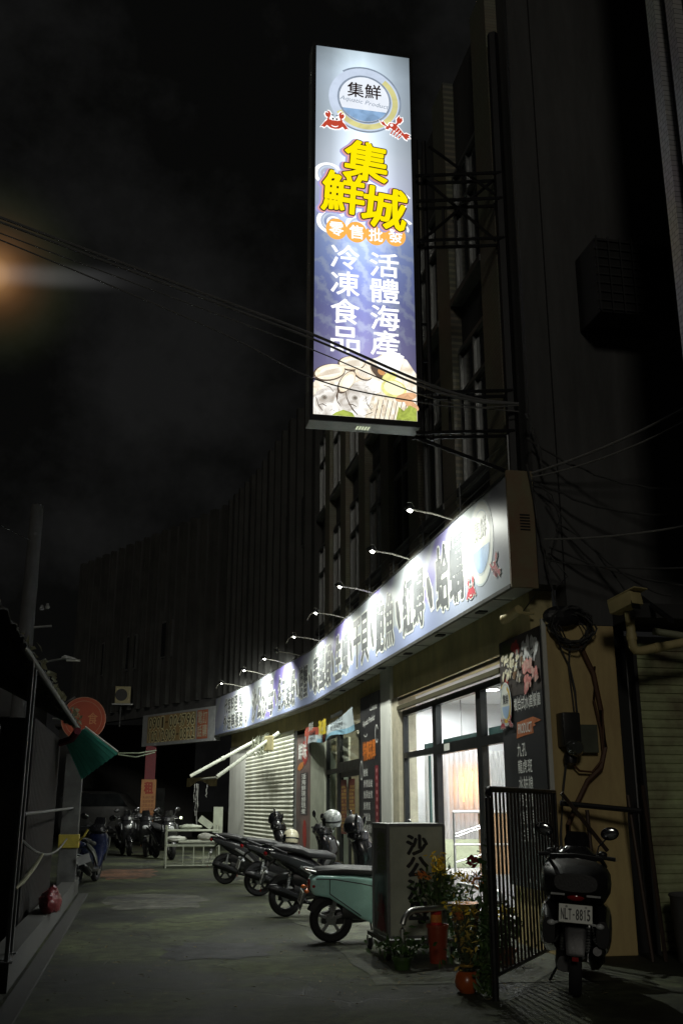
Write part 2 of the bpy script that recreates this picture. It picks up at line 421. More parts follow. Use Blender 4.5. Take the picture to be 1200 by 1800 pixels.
# ================================================================== the shop building
WP = [(4.3, 10.42), (4.3, 24.7), (3.55, 32.4), (2.82, 36.9), (.2, 41.8), (-3.2, 48.2)]
def along(P, t):
    for a, b in zip(P, P[1:]):
        a, b = Vector(a), Vector(b); L = (b-a).length
        if t <= L: return a+(b-a)*(t/L), (b-a).normalized()
        t -= L
    return b, (b-a).normalized()
shop = thing('shop_building', 'long dark multi-storey building with tiled upper floors and lit seafood shop at street level', 'building', (4.3, 10.42, 0))
olive = M('olive stained render', (.62, .54, .27), .75, scale=1.6, var=.3, stain=(.38, .33, .18), bump=.3, streak=.5)
tan = M('tan stained render', (.60, .49, .22), .8, scale=1.4, var=.3, stain=(.36, .24, .12), bump=.3, streak=.22)
dark_render = M('grey cement render', (.085, .085, .085), .85, scale=1.6, var=.5, bump=.25, streak=.16)
up_tile = tile_mat('small olive wall tile', (.34, .33, .25), (.30, .27, .2), (.18, .18, .15), .07, .05)
up_tile_x = tile_mat('small olive wall tile end', (.34, .33, .25), (.30, .27, .2), (.18, .18, .15), .07, .05, axis='XZ')
H = 12.6
w = MB()
for a, b in zip(WP, WP[1:]): w.wallseg(a, b, 3.9 if a[1] < 36 else 4.95, H, -.0+.3)
w.build('wall', dark_render, shop)
w = MB(); w.bb(4.62, 9.5, 10.42, 10.72, 3.45, H); w.build('end_wall', dark_render, shop)
w = MB(); w.bb(4.6, 9.5, 10.72, 36, H-.35, H-.05); w.build('roof', dark_render, shop)
w = MB(); w.bb(4.303, 5.16, 10.42, 10.75, 0, 3.447); w.build('corner_pillar', tan, shop, bevel=.012)
w = MB(); w.bb(4.285, 4.335, 10.39, 10.44, .55, 3.5); w.build('corner_trim', white_paint, shop, bevel=.006)
# shop front at street level
w = MB(); w.bb(4.3, 4.58, 10.753, 24.7, 3.3, 3.897); w.wallseg((4.3, 24.703), (3.56, 32.4), 3.42, 3.897, .3); w.wallseg((3.55, 32.41), (3.02, 35.7), 3.42, 3.897, .3)
w.build('header_band', olive, shop)
w = MB(); w.bb(4.275, 4.299, 11.74, 16.92, 3.22, 3.27); w.bb(4.25, 4.299, 11.74, 16.92, 3.06, 3.13); w.build('header_trim', M('dull bronze metal', (.10, .09, .05), .5, .3), shop, bevel=.004)
w = MB(); w.bb(4.24, 4.6, 17.35, 18.12, 0, 3.9); w.build('column', white_paint, shop, bevel=.01)
w = MB(); w.bb(4.27, 4.6, 16.93, 17.347, 0, 3.298); w.build('column_lining', M('beige paint', (.52, .48, .36), .6), shop, bevel=.006)
gg = M('grey green paint', (.36, .38, .31), .6, scale=2.5)
w = MB(); w.bb(4.3, 4.58, 18.123, 20.05, 0, 3.297); w.build('front_wall', gg, shop)
w = MB(); w.wallseg((4.298, 24.302), (4.06, 27.15), 0, 3.297, .28); w.build('front_wall', gg, shop)
w = MB(); w.wallseg((3.36, 33.9), (3.0, 35.85), 0, 3.415, .5); w.build('end_column', white_paint, shop, bevel=.015)
w = MB(); w.bb(4.3, 4.5, 10.76, 11.62, 0, 3.297); w.build('poster_wall', tan, shop)

def window_frame(parent, F, x0, x1, z0, z1, xs, zs, t=.06, dep=.07, name='window'):
    mb = MB()
    def bar(a, b, c, d):
        p = [F.P(a, c, 0), F.P(b, c, 0), F.P(b, d, 0), F.P(a, d, 0)]
        q = [v-F.n*dep for v in p]
        A = [mb.b.verts.new(v) for v in p]; B = [mb.b.verts.new(v) for v in q]
        mb.b.faces.new(A); mb.b.faces.new(B[::-1])
        for i in range(4): mb.b.faces.new((A[i], B[i], B[(i+1) % 4], A[(i+1) % 4]))
    bar(x0, x0+t, z0, z1); bar(x1-t, x1, z0, z1); bar(x0+t, x1-t, z1-t, z1); bar(x0+t, x1-t, z0, z0+t)
    for x, tt in xs: bar(x-tt/2, x+tt/2, z0+t, z1-t)
    for a, b, z, tt in zs: bar(a, b, z-tt/2, z+tt/2)
    return mb.build(name, dark_frame, parent)
def pane(parent, F, x0, x1, z0, z1, d=-.035, name='pane', mat=None):
    mb = MB(); mb.face([F.P(x0, z0, d), F.P(x1, z0, d), F.P(x1, z1, d), F.P(x0, z1, d)])
    return mb.build(name, mat or GLASS, parent)
# bay one: glazed front with door; frame x runs from far to near (right in the picture)
F1 = Frame((4.34, 16.9, 0), (0, -1, 0))
BL = 16.9-11.62
dL, dR = 16.9-14.95, 16.9-12.85
f1 = window_frame(shop, F1, 0, BL, .06, 3.05, [(dL, .2), (dR, .2)], [(.06, dL-.1, 2.30, .09), (dL+.1, dR-.1, 2.30, .15), (dR+.1, BL-.06, 2.30, .12)], .09, .09, 'shop_window')
for a, b in ((.09, dL-.1), (dL+.1, dR-.1), (dR+.1, BL-.09)): pane(f1, F1, a, b, 2.37, 2.96)
pane(f1, F1, .09, dL-.1, .15, 2.26); pane(f1, F1, dR+.1, BL-.09, .15, 2.24)
w = MB(); w.face([F1.P(dL+.5, 2.26, .004), F1.P(dL+.78, 2.26, .004), F1.P(dL+.78, 2.36, .004), F1.P(dL+.5, 2.36, .004)]); w.build('notice', white_paint, f1)
# teal sliding-window rails seen behind the upper panes
teal_rail = M('teal painted rail', (.06, .13, .12), .4)
w = MB(); w.bb(4.44, 4.47, 11.63, 12.74, 2.36, 2.47); w.bb(4.44, 4.47, 12.96, 14.84, 2.37, 2.45); w.bb(4.44, 4.47, 15.06, 15.9, 2.36, 2.44); w.bb(4.44, 4.47, 15.62, 15.68, .15, 2.25)
w.build('window_rail', teal_rail, f1)
# bay two
F2 = Frame((4.34, 24.3, 0), (0, -1, 0)); B2 = 24.3-20.05
f2 = window_frame(shop, F2, 0, B2, .06, 3.12, [(1.55, .32), (B2-.38, .14)], [(.08, 1.4, 2.25, .1), (1.7, B2-.45, 2.30, .22)], .1, .09, 'shop_window')
for a, b, c, d in ((.1, 1.4, 2.3, 3.02), (1.7, B2-.45, 2.41, 3.02), (.1, 1.4, .16, 2.2)): pane(f2, F2, a, b, c, d)
door = window_frame(shop, Frame((4.36, 24.3, 0), (0, -1, 0)), 1.72, B2-.46, .07, 2.185, [(2.62, .12)], [], .1, .05, 'door')
pane(door, Frame((4.36, 24.3, 0), (0, -1, 0)), 1.82, B2-.56, .17, 2.08, -.02)
red_ink = M('red print', (.35, .03, .02), .5, var=.1); yel_ink = M('yellow print', (.7, .55, .12), .5, var=.1)
menu_red = M('dark red menu board', (.13, .025, .02), .5)
for k, a in enumerate((1.86, 2.74)):
    FD = Frame((4.352, 24.3, 0), (0, -1, 0))
    nb = flat(door, 'menu_sheet', [[(a, .9), (a+.62, .9), (a+.62, 2.03), (a, 2.03)]], menu_red, FD, .005)
    mb = MB()
    for c in range(5):
        for r_ in range(13):
            if rj.random() < .85: put(mb, rj.choice('魚蝦蟹貝蛤炒蒸煮湯'), FD, a+.05+c*.11, 1.9-r_*.075-.055, a+.13+c*.11, 1.9-r_*.075, .009)
    mb.build('menu_lettering', yel_ink, nb)
# roller shutter of the third bay (follows the bend)
sh = MB(); slat = .115
p, q = Vector((4.0, 27.2)), Vector((3.38, 33.88))
d = (q-p).normalized(); nrm = Vector((-d.y, d.x))*1.0
z = .02
prof = []
while z < 3.40:
    prof += [(z, 0), (z+.012, .022), (z+slat*.5, .034), (z+slat-.02, .02), (z+slat-.006, 0)]; z += slat
V = []
for zz, o in prof:
    V.append([sh.b.verts.new((pt.x+nrm.x*o, pt.y+nrm.y*o, zz)) for pt in (p, q)])
for A, B in zip(V, V[1:]): sh.b.faces.new((A[0], A[1], B[1], B[0]))
sh.build('roller_shutter', M('white shutter paint', (.80, .82, .74), .5, scale=1.2, var=.1, stain=(.58, .58, .47), streak=.3), shop)
w = MB(); w.wallseg((4.0, 27.13), (3.99, 27.2), 0, 3.415, .06); w.build('shutter_guide', galv, shop)
# upper floors: near bays with tiled pilasters and windows, then ribs round the bend
upwin = M('old aluminium', (.26, .27, .27), .4, .7)
dark_glass = M('dark window pane', (.012, .014, .016), .12, 0, bump=0, spec=.6)
y = 10.8; nb_ = 0
pil_m = MB(); pil_m.bb(4.14, 4.297, 0, .62, 5.35, H); pm = None
while y < 24.2:
    pl = MB(); pl.bb(4.13, 4.297, y, y+.62, 5.3, H)
    pl.build('pilaster', up_tile, shop)
    for fl in range(2):
        zb = 5.75+fl*2.95
        fr = MB()
        for zz0, zz1 in ((zb, zb+.07), (zb+2.05, zb+2.12), (zb+1.38, zb+1.44)): fr.bb(4.2, 4.298, y+.66, y+1.94, zz0, zz1)
        for yy in (y+.66, y+1.27, y+1.88): fr.bb(4.21, 4.297, yy, yy+.06, zb+.07, zb+2.05)
        fr.bb(4.12, 4.296, y+.63, y+1.97, zb-.1, zb-.003)
        wf = fr.build('window', upwin, shop)
        gm = MB(); gm.bb(4.255, 4.27, y+.72, y+1.88, zb+.07, zb+2.05); gm.build('pane', dark_glass, wf)
    y += 2.0
rib = M('ribbed facade panel', (.06, .06, .057), .7, scale=1.0, var=.4)
t = 14.5; tot = 14.28+7.736+4.559+5.556+7.2
k = 0
while t < tot:
    c, dd = along(WP, t); nn = Vector((-dd.y, dd.x))
    fb = MB(); fb.box((c.x+nn.x*.11, c.y+nn.y*.11, (5.3+H)/2), (.2 if k % 3 else .34, .2, H-5.3), math.atan2(dd.y, dd.x))
    fb.build('facade_rib', rib, shop)
    t += .78 if t > 22 else .95; k += 1
for t, z0, wd in ((16.2, 8.4, 1.1), (17.9, 8.4, 1.1), (19.9, 8.3, .9), (31, 7.2, .9), (34, 7.0, .9), (37, 7, .9)):
    c, dd = along(WP, t); nn = Vector((-dd.y, dd.x)); a = math.atan2(dd.y, dd.x)
    fb = MB(); fb.box((c.x+nn.x*.03, c.y+nn.y*.03, z0+.75), (wd, .06, 1.5), a); wf = fb.build('window', upwin, shop)
    fb = MB(); fb.box((c.x+nn.x*.062, c.y+nn.y*.062, z0+.75), (wd-.14, .02, 1.36), a); fb.build('pane', dark_glass, wf)
# window cage on the end wall
w = MB(); w.bb(5.02, 5.95, 9.85, 10.417, 7.1, 8.1); wc = w.build('window_cage', M('rusty sheet box', (.012, .012, .012), .8), shop, bevel=.02)
w = MB()
for k in range(9): w.bb(5.0, 5.97, 9.83, 9.848, 7.13+k*.115, 7.15+k*.115)
for k in range(7): w.bb(5.02+k*.152, 5.035+k*.152, 9.81, 9.829, 7.1, 8.1)
w.build('cage_grille', M('dull grille', (.018, .018, .018), .6), wc)
# balustrade wires / rail along top of fascia
w = MB()
for zz in (5.42, 5.56, 5.7): w.tube([(4.08, 10.6, zz), (4.08, 24.0, zz)], .008, 5)
for i in range(8): w.tube([(4.08, 10.6+i*1.9, 5.2), (4.08, 10.6+i*1.9, 5.75)], .014, 6)
w.build('parapet_rail', galv, shop)
# arcade behind the phone number board and dark interior
w = MB(); w.bb(3.3, 9.5, 36.2, 36.4, 0, 4.9); w.build('arcade_wall', dark_render, shop)
w = MB(); w.wallseg((2.9, 36.6), (.3, 41.5), 4.75, 4.94, 2.4); w.build('arcade_ceiling', dark_render, shop)
# interior of the lit shop
white_wall = M('white interior wall', (.74, .74, .75), .6, var=.06)
w = MB(); w.bb(4.6, 9.0, 17.98, 18.1, 0, 3.3); w.bb(8.9, 9.0, 10.76, 17.977, 0, 3.3); w.bb(5.2, 8.897, 10.76, 10.85, 0, 3.3); w.build('interior_wall', white_wall, shop)
w = MB(); w.bb(4.6, 9.0, 10.76, 18.1, 3.303, 3.4); w.build('ceiling', white_wall, shop)
w = MB(); w.bb(4.42, 8.9, 10.86, 17.97, .004, .06); w.build('interior_floor', M('grey terrazzo', (.42, .41, .40), .35, scale=60, var=.35, bump=.02), shop)
w = MB(); w.bb(4.6, 9.0, 18.103, 18.2, 0, 3.3); w.bb(4.6, 9, 24.5, 24.6, 0, 3.3); w.bb(7.2, 7.3, 18.203, 24.497, 0, 3.3); w.bb(4.6, 9, 18.2, 24.6, 3.304, 3.4); w.build('back_room', M('cream wall', (.6, .58, .46), .7), shop)
w = MB()
for i in range(24):
    yy = 22.98+i*.055; w.tube([(4.62+.03*(i % 2), yy, .1), (4.62+.03*(i % 2), yy, 3.0)], .032, 6)
w.build('curtain', M('pale curtain', (.72, .74, .66), .8, var=.1), shop)
w = MB(); w.box((4.75, 21.7, 2.68), (.06, 1.9, .1), rot=Matrix.Rotation(R(24), 4, 'X')); w.build('stair_soffit', white_paint, shop)
# ribbed steel panel made translucent, its orange reflection lit from an added source behind
w = MB()
for i in range(26):
    x0 = 4.72+i*.085; yy = 16.92+(.02 if i % 2 else 0); V = []
    for k in range(6):
        u = k/5; V.append([w.b.verts.new((x0+.088*u, yy-.022*math.sin(u*PI), z_)) for z_ in (.952, 2.40)])
    for A, B in zip(V, V[1:]): w.b.faces.new((A[0], B[0], B[1], A[1]))
m, n_, b_ = _nodes('translucent ribbed panel')
b_.inputs['Base Color'].default_value = (.60, .60, .59, 1); b_.inputs['Roughness'].default_value = .22; b_.inputs['Specular IOR Level'].default_value = .8
tl = n_.nodes.new('ShaderNodeBsdfTranslucent'); tl.inputs[0].default_value = (.9, .88, .84, 1)
mx = n_.nodes.new('ShaderNodeMixShader'); mx.inputs[0].default_value = .38
n_.links.new(b_.outputs[0], mx.inputs[1]); n_.links.new(tl.outputs[0], mx.inputs[2]); n_.links.new(mx.outputs[0], n_.nodes['Material Output'].inputs[0])
w.build('ribbed_panel', m, shop, smooth=True, angle=60)
def point(name, loc, energy, col, r=.05):
    l = bpy.data.lights.new(name, 'POINT'); l.energy = energy; l.color = col; l.shadow_soft_size = r
    o = bpy.data.objects.new(name, l); COL.objects.link(o); o.location = loc; return o
w = MB(); w.bb(4.62, 7.4, 15.05, 16.78, .062, .50); w.build('granite_step', M('speckled granite', (.46, .45, .44), .4, scale=70, var=.5, bump=.02), shop)
w = MB(); w.bb(4.66, 7.2, 16.84, 16.88, .502, .95); w.build('counter_front', M('pale green counter panel', (.55, .62, .42), .3), shop)
print('building ok')

# ================================================================== sign artwork helpers
ink = M('grey black sign ink', (.085, .09, .095), .5, var=.12, bump=0)
ink_white = M('white sign vinyl', (.66, .68, .63), .5, var=.05, bump=0)
def grow(p, k):
    cx = sum(x for x, _ in p)/len(p); cy = sum(y for _, y in p)/len(p); out = []
    for x, y in p:
        dx, dy = x-cx, y-cy; L = math.hypot(dx, dy) or 1; out.append((x+dx/L*k, y+dy/L*k))
    return out
def printed(parent, F, d, shapes, k, nm, col, edge):
    mo, mb = MB(), MB()
    for i, p in enumerate(shapes):
        mo.face([F.P(x, y, d-.002+.00005*i) for x, y in grow(p, k)]); mb.face([F.P(x, y, d+.00005*i) for x, y in p])
    mo.build(nm+'_outline', edge, parent); return mb.build(nm+'_print', col, parent)
def crab(parent, F, cx, cy, s, d, red, white, dark):
    sh = []
    T = lambda P: [(cx+x*s, cy+y*s) for x, y in P]
    sh.append(T([(-.95, .15), (-.7, .42), (-.3, .38), (0, .34), (.3, .38), (.7, .42), (.95, .15), (.8, -.35), (.45, -.62), (0, -.7), (-.45, -.62), (-.8, -.35)]))
    for g in (-1, 1):
        sh.append(T([(g*.75, .2), (g*1.02, .1), (g*1.5, -.62), (g*1.28, -.52), (g*1.1, -.66), (g*.72, -.2)]))
        sh.append(T([(g*.62, .30), (g*.52, .78), (g*.66, .84), (g*.84, .34)]))
        sh.append(T([(g*.48, .72), (g*.42, 1.12), (g*.60, 1.42), (g*.78, 1.42), (g*.68, 1.14), (g*.92, 1.26), (g*1.02, 1.02), (g*.92, .74), (g*.7, .62)]))
        sh.append(ell(cx+g*.26*s, cy+.46*s, .13*s, .2*s, 12))
    o = printed(parent, F, d, sh, .13*s, 'crab', red, white)
    mb = MB()
    for g in (-1, 1): mb.face([F.P(x, y, d+.002) for x, y in ell(cx+g*.25*s, cy+.56*s, .20*s, .25*s, 16)])
    mb.face([F.P(x, y, d+.002) for x, y in ell(cx, cy-.05*s, .46*s, .44*s, 14, 0, PI*1.2, PI*1.8)+ell(cx, cy-.05*s, .46*s, .32*s, 14, 0, PI*1.2, PI*1.8)[::-1]]); mb.build('eye_print', white, parent)
    mb = MB()
    for g in (-1, 1):
        mb.face([F.P(x, y, d+.004) for x, y in ell(cx+g*.2*s, cy+.5*s, .10*s, .14*s, 12)])
        mb.face([F.P(cx+g*a_*s, cy+b_*s, d+.004) for a_, b_ in ((.12, .90), (.40, .98), (.40, 1.06), (.10, .98))])
    mb.build('pupil_print', dark, parent); return o
def lobster(parent, F, cx, cy, s, d, red, white):
    T = lambda P: [(cx+x*s, cy+y*s) for x, y in P]
    sh = [T([(-.75, .30), (-.55, .62), (-.1, .58), (.25, .22), (.55, -.15), (.85, -.5), (.72, -.72), (.40, -.55), (.0, -.28), (-.4, -.05)])]
    sh.append(T([(.7, -.48), (1.02, -.35), (1.38, -.52), (1.18, -.66), (1.42, -.86), (1.1, -.84), (1.08, -1.1), (.86, -.98), (.64, -.7)]))
    sh.append(T([(-.62, .34), (-1.0, .02), (-.9, -.12), (-.42, .1)]))
    sh.append(T([(-.86, .10), (-1.3, .30), (-1.56, .72), (-1.28, .56), (-1.22, .74), (-1.0, .36), (-.72, .12), (-.66, -.16), (-1.05, -.14)]))
    sh.append(T([(-.1, .5), (.18, .78), (.32, .66), (.1, .38)]))
    sh.append(T([(.1, .70), (.08, 1.1), (.34, 1.52), (.44, 1.22), (.62, 1.36), (.66, .98), (.42, .64)]))
    for i in range(4): sh.append(T([(-.28+i*.24, -.02-i*.2), (-.16+i*.24, -.08-i*.2), (-.46+i*.24, -.66-i*.13), (-.56+i*.24, -.58-i*.13)]))
    o = printed(parent, F, d, sh, .11*s, 'lobster', red, white)
    mb = MB(); mb.face([F.P(x, y, d+.002) for x, y in ell(cx-.42*s, cy+.36*s, .15*s, .16*s, 12)])
    for i in range(3): mb.face([F.P(x, y, d+.002) for x, y in T([(.14+i*.2, .16-i*.24), (.18+i*.2, .14-i*.24), (.0+i*.2, -.2-i*.2), (-.04+i*.2, -.18-i*.2)])])
    mb.build('eye_print', white, parent); return o

# ================================================================== tall backlit vertical sign
VX, VZ, VY = 1.755, 5.92, 10.8
VW, VH = 1.267, 5.26
vs = thing('vertical_sign', 'tall lit vertical lightbox sign with yellow and white Chinese lettering above a seafood picture', 'shop sign', (VX, VY, VZ))
w = MB(); w.bb(VX-.045, VX+VW+.045, VY+.012, VY+.30, VZ-.07, VZ+VH+.05)
w.build('cabinet', M('dark sign cabinet', (.42, .44, .42), .45, .4), vs, bevel=.006)
w = MB()
for x0, x1, z0, z1 in ((-.045, 0, -.07, VH+.05), (VW, VW+.045, -.07, VH+.05), (0, VW, VH, VH+.05), (0, VW, -.07, 0)):
    w.bb(VX+x0, VX+x1, VY-.012, VY+.011, VZ+z0, VZ+z1)
w.build('frame', black_metal, vs)
w = MB(); 
for zz in (.35, 1.9, 3.45, 4.75):
    for k in range(5): w.bb(VX-.05, VX-.0455, VY+.12, VY+.2, VZ+zz+k*.04, VZ+zz+.012+k*.04)
w.build('side_vents', M('bright vent edge', (.7, .72, .66), .4), vs)
w = MB()
for k in range(5): w.bb(VX+.55+k*.035, VX+.568+k*.035, VY+.10, VY+.2, VZ-.078, VZ-.0703)
w.build('bottom_vent', E_('lit vent slots', (.8, .9, .6), .7), vs)
FV = Frame((VX, VY, VZ), (1, 0, 0))
# backlit face: printed colour bands, tubes inside run down the middle
m, n_, b_ = _nodes('backlit printed face'); L = n_.links.new
b_.inputs['Base Color'].default_value = (.03, .03, .03, 1); b_.inputs['Roughness'].default_value = .25
t = n_.nodes.new('ShaderNodeTexCoord'); sp = n_.nodes.new('ShaderNodeSeparateXYZ')
wob = n_.nodes.new('ShaderNodeTexNoise'); wob.inputs['Scale'].default_value = 1.7; wob.inputs['Detail'].default_value = 6; wob.inputs['Distortion'].default_value = 1.4
L(t.outputs['Object'], wob.inputs['Vector'])
L(t.outputs['Generated'], sp.inputs[0])
wz = n_.nodes.new('ShaderNodeMath'); wz.operation = 'MULTIPLY_ADD'; wz.inputs[1].default_value = .09; L(wob.outputs['Fac'], wz.inputs[0])
ws = n_.nodes.new('ShaderNodeMath'); ws.operation = 'SUBTRACT'; ws.inputs[1].default_value = .045; L(sp.outputs['Z'], ws.inputs[0]); L(ws.outputs[0], wz.inputs[2])
rp = n_.nodes.new('ShaderNodeValToRGB'); e = rp.color_ramp.elements
stops = [(0, (.33, .30, .52)), (.16, (.34, .32, .60)), (.26, (.30, .32, .68)), (.38, (.34, .43, .86)), (.46, (.42, .55, .96)), (.54, (.60, .68, 1)), (.60, (.74, .80, 1)), (.68, (.74, .83, .95)), (.78, (.63, .74, .84)), (.90, (.56, .67, .78)), (1.0, (.47, .57, .64))]
e[0].position = stops[0][0]; e[0].color = (*stops[0][1], 1); e[1].position = 1; e[1].color = (*stops[-1][1], 1)
for p_, c_ in stops[1:-1]: q_ = e.new(p_); q_.color = (*c_, 1)
L(wz.outputs[0], rp.inputs[0])
hx = n_.nodes.new('ShaderNodeValToRGB'); e = hx.color_ramp.elements
e[0].position = 0; e[0].color = (.42, .42, .42, 1); e[1].position = 1; e[1].color = (.40, .40, .40, 1)
for p_, c_ in ((.16, .62), (.36, 1.25), (.50, 1.45), (.62, 1.15), (.85, .58)): q_ = e.new(p_); q_.color = (min(1, c_/1.5),)*3+(1,)
for el in (e[0], e[len(e)-1]): el.color = (el.color[0]/1.5,)*3+(1,)
L(sp.outputs['X'], hx.inputs[0])
# wave streaks in the blue half
wv = n_.nodes.new('ShaderNodeTexWave'); wv.bands_direction = 'DIAGONAL'; wv.inputs['Scale'].default_value = 1.6; wv.inputs['Distortion'].default_value = 16; wv.inputs['Detail'].default_value = 6; wv.inputs['Detail Scale'].default_value = 1.0; wv.inputs['Detail Roughness'].default_value = .62
L(t.outputs['Object'], wv.inputs['Vector'])
wr = n_.nodes.new('ShaderNodeMapRange'); wr.inputs[1].default_value = .35; wr.inputs[2].default_value = 1.0; wr.inputs[3].default_value = 0; wr.inputs[4].default_value = .42
L(wv.outputs['Fac'], wr.inputs[0])
zm = n_.nodes.new('ShaderNodeValToRGB'); e = zm.color_ramp.elements
e[0].position = .12; e[0].color = (0, 0, 0, 1); e[1].position = .70; e[1].color = (.1, .1, .1, 1)
for p_, c_ in ((.22, .8), (.5, 1), (.58, .3)): q_ = e.new(p_); q_.color = (c_, c_, c_, 1)
L(sp.outputs['Z'], zm.inputs[0])
mm = n_.nodes.new('ShaderNodeMath'); mm.operation = 'MULTIPLY'; L(wr.outputs[0], mm.inputs[0]); L(zm.outputs[0], mm.inputs[1])
mx = n_.nodes.new('ShaderNodeMixRGB'); mx.inputs[2].default_value = (.80, .90, 1, 1); L(mm.outputs[0], mx.inputs[0]); L(rp.outputs[0], mx.inputs[1])
L(mx.outputs[0], b_.inputs['Emission Color'])
# brightness: tube glow across the width and a stronger stretch just above the middle
zb = n_.nodes.new('ShaderNodeValToRGB'); e = zb.color_ramp.elements
e[0].position = 0; e[0].color = (.75, .75, .75, 1); e[1].position = 1; e[1].color = (.72, .72, .72, 1)
for p_, c_ in ((.3, .62), (.5, .85), (.6, 1), (.75, .86), (.93, 1)): q_ = e.new(p_); q_.color = (c_, c_, c_, 1)
L(sp.outputs['Z'], zb.inputs[0])
s1 = n_.nodes.new('ShaderNodeMath'); s1.operation = 'MULTIPLY'; L(hx.outputs[0], s1.inputs[0]); L(zb.outputs[0], s1.inputs[1])
s2 = n_.nodes.new('ShaderNodeMath'); s2.operation = 'MULTIPLY'; s2.inputs[1].default_value = 1.9; L(s1.outputs[0], s2.inputs[0])
L(s2.outputs[0], b_.inputs['Emission Strength'])
face_mat = m
fp = flat(vs, 'lit_face', [[(0, 0), (VW, 0), (VW, VH), (0, VH)]], face_mat, FV, .001)
e_white = E_('lit white print', (1, 1, 1), 1.25)
e_pale = E_('lit pale blue print', (.68, .78, .95), .95, .12, 4)
e_lilac = E_('lit lilac print', (.50, .46, .86), .85)
e_grey = E_('lit grey blue print', (.36, .44, .56), .8, .25, 5)
e_yel = E_('lit yellow print', (1, .80, .0), 1.05)
e_py = E_('lit pale yellow print', (.85, .80, .35), .9, .25, 3)
e_org = E_('lit orange print', (1, .50, .10), 1.0)
e_red = E_('lit red print', (.62, .075, .04), .85)
e_pink = E_('lit pink print', (.9, .42, .40), .9)
e_dark = E_('lit dark print', (.035, .012, .01), .4)
e_sea = E_('lit sea blue print', (.30, .48, .74), 1.0, .35, 5)
# logo ring
lx, lz = 2.40-VX, 10.42-VZ
mb = MB(); annulus(FV, mb, lx, lz, .36, .36, .475, .485, .004, a=0); mb.build('logo_ring', e_pale, vs)
mb = MB(); annulus(FV, mb, lx, lz, .475, .485, .50, .51, .005, 44, -2.2, 2.2); mb.build('logo_rim', e_grey, vs)
mb = MB(); annulus(FV, mb, lx+.01, lz-.01, .37, .37, .445, .45, .006, 40, -2.6, .9); mb.build('logo_crescent', e_py, vs)
flat(vs, 'logo_disc', [ell(lx, lz, .355, .36, 40)], E_('lit white disc print', (.85, .90, .98), 1.05, .08, 3), FV, .005)
flat(vs, 'logo_sea', [ell(lx, lz, .335, .34, 24, 0, PI*1.16, PI*1.84)], e_sea, FV, .008)
mb = MB(); annulus(FV, mb, lx, lz, .335, .345, .362, .372, .009); mb.build('logo_inner_rim', e_grey, vs)
words(vs, 'logo_lettering', e_dark, FV, [('集鮮', lx-.235, lz+.02, lx+.235, lz+.245)], .011, .012, .08)
mb = MB(); put(mb, 'Aquatic Product', FV, lx-.33, lz-.10, lx+.33, lz-.01, .010, sh=.3, fx=lambda x, y: (x, y-(x-lx)*.10)); mb.build('logo_script', e_grey, vs)
crab(vs, FV, 2.005-VX, 9.99-VZ, .125, .012, e_red, e_white, e_dark)
lobster(vs, FV, 2.82-VX, 10.02-VZ, .14, .012, e_red, e_white)
# wave curls beside the big title
for cx, cz, s in ((.17, 3.30, .19), (1.08, 2.98, .2), (.22, 2.62, .2), (1.12, 2.62, .17), (.55, 2.60, .16)):
    mb = MB(); annulus(FV, mb, cx, cz, s*.72, s*.72, s, s*.9, .004, 24, .6, 5.0); annulus(FV, mb, cx+.02, cz-.01, s*.3, s*.3, s*.45, s*.42, .004, 20, -.5, 4.2)
    mb.build('wave_print', e_white, vs)
    mb = MB(); annulus(FV, mb, cx, cz, s*.52, s*.52, s*.66, s*.64, .004, 24, 1.2, 4.6); mb.build('wave_shade', e_pale, vs)
# title: three big staggered characters
def title(ch, cx, cz, wd, ht, rot):
    c, s_ = math.cos(rot), math.sin(rot)
    def fx(x, y): dx, dy = x-cx, y-cz; return cx+dx*c-dy*s_, cz+dx*s_+dy*c
    r_ = (cx-wd/2, cz-ht/2, cx+wd/2, cz+ht/2)
    for nm, mt, o, gx, d in (('title_shadow', e_lilac, .085, -.03, .006), ('title_backing', e_pink, .07, -.012, .009), ('title_outline', e_dark, .052, 0, .012), ('title_character', e_yel, .026, 0, .015)):
        mb = MB(); put(mb, ch, FV, r_[0]+gx, r_[1]+gx*.6, r_[2]+gx, r_[3]+gx*.6, d, o, fx=fx); mb.build(nm, mt, vs)
title('集', 2.42-VX, 9.47-VZ, .56, .56, -.08)
title('鮮', 2.12-VX, 8.97-VZ, .53, .58, -.06)
title('城', 2.655-VX, 8.81-VZ, .56, .58, -.10)
# orange discs with 零售批發
for ch, cx, cz in (('零', 2.03, 8.435), ('售', 2.285, 8.42), ('批', 2.535, 8.41), ('發', 2.79, 8.425)):
    flat(vs, 'orange_disc', [ell(cx-VX, cz-VZ, .135, .15, 26)], e_org, FV, .006)
    mb = MB(); put(mb, ch, FV, cx-VX-.088, cz-VZ-.095, cx-VX+.088, cz-VZ+.095, .010, .018); mb.build('disc_character', e_white, vs)
mb = MB()
for ch, x, z in zip('冷凍食品', (2.14,)*4, (8.05, 7.68, 7.30, 6.92)):
    put(mb, ch, FV, x-VX-.175, z-VZ-.165, x-VX+.175, z-VZ+.165, .010, .015)
for ch, x, z in zip('活體海產', (2.64,)*4, (7.99, 7.63, 7.26, 6.92)):
    put(mb, ch, FV, x-VX-.18, z-VZ-.165, x-VX+.18, z-VZ+.165, .010, .015)
mb.build('white_lettering', e_white, vs)
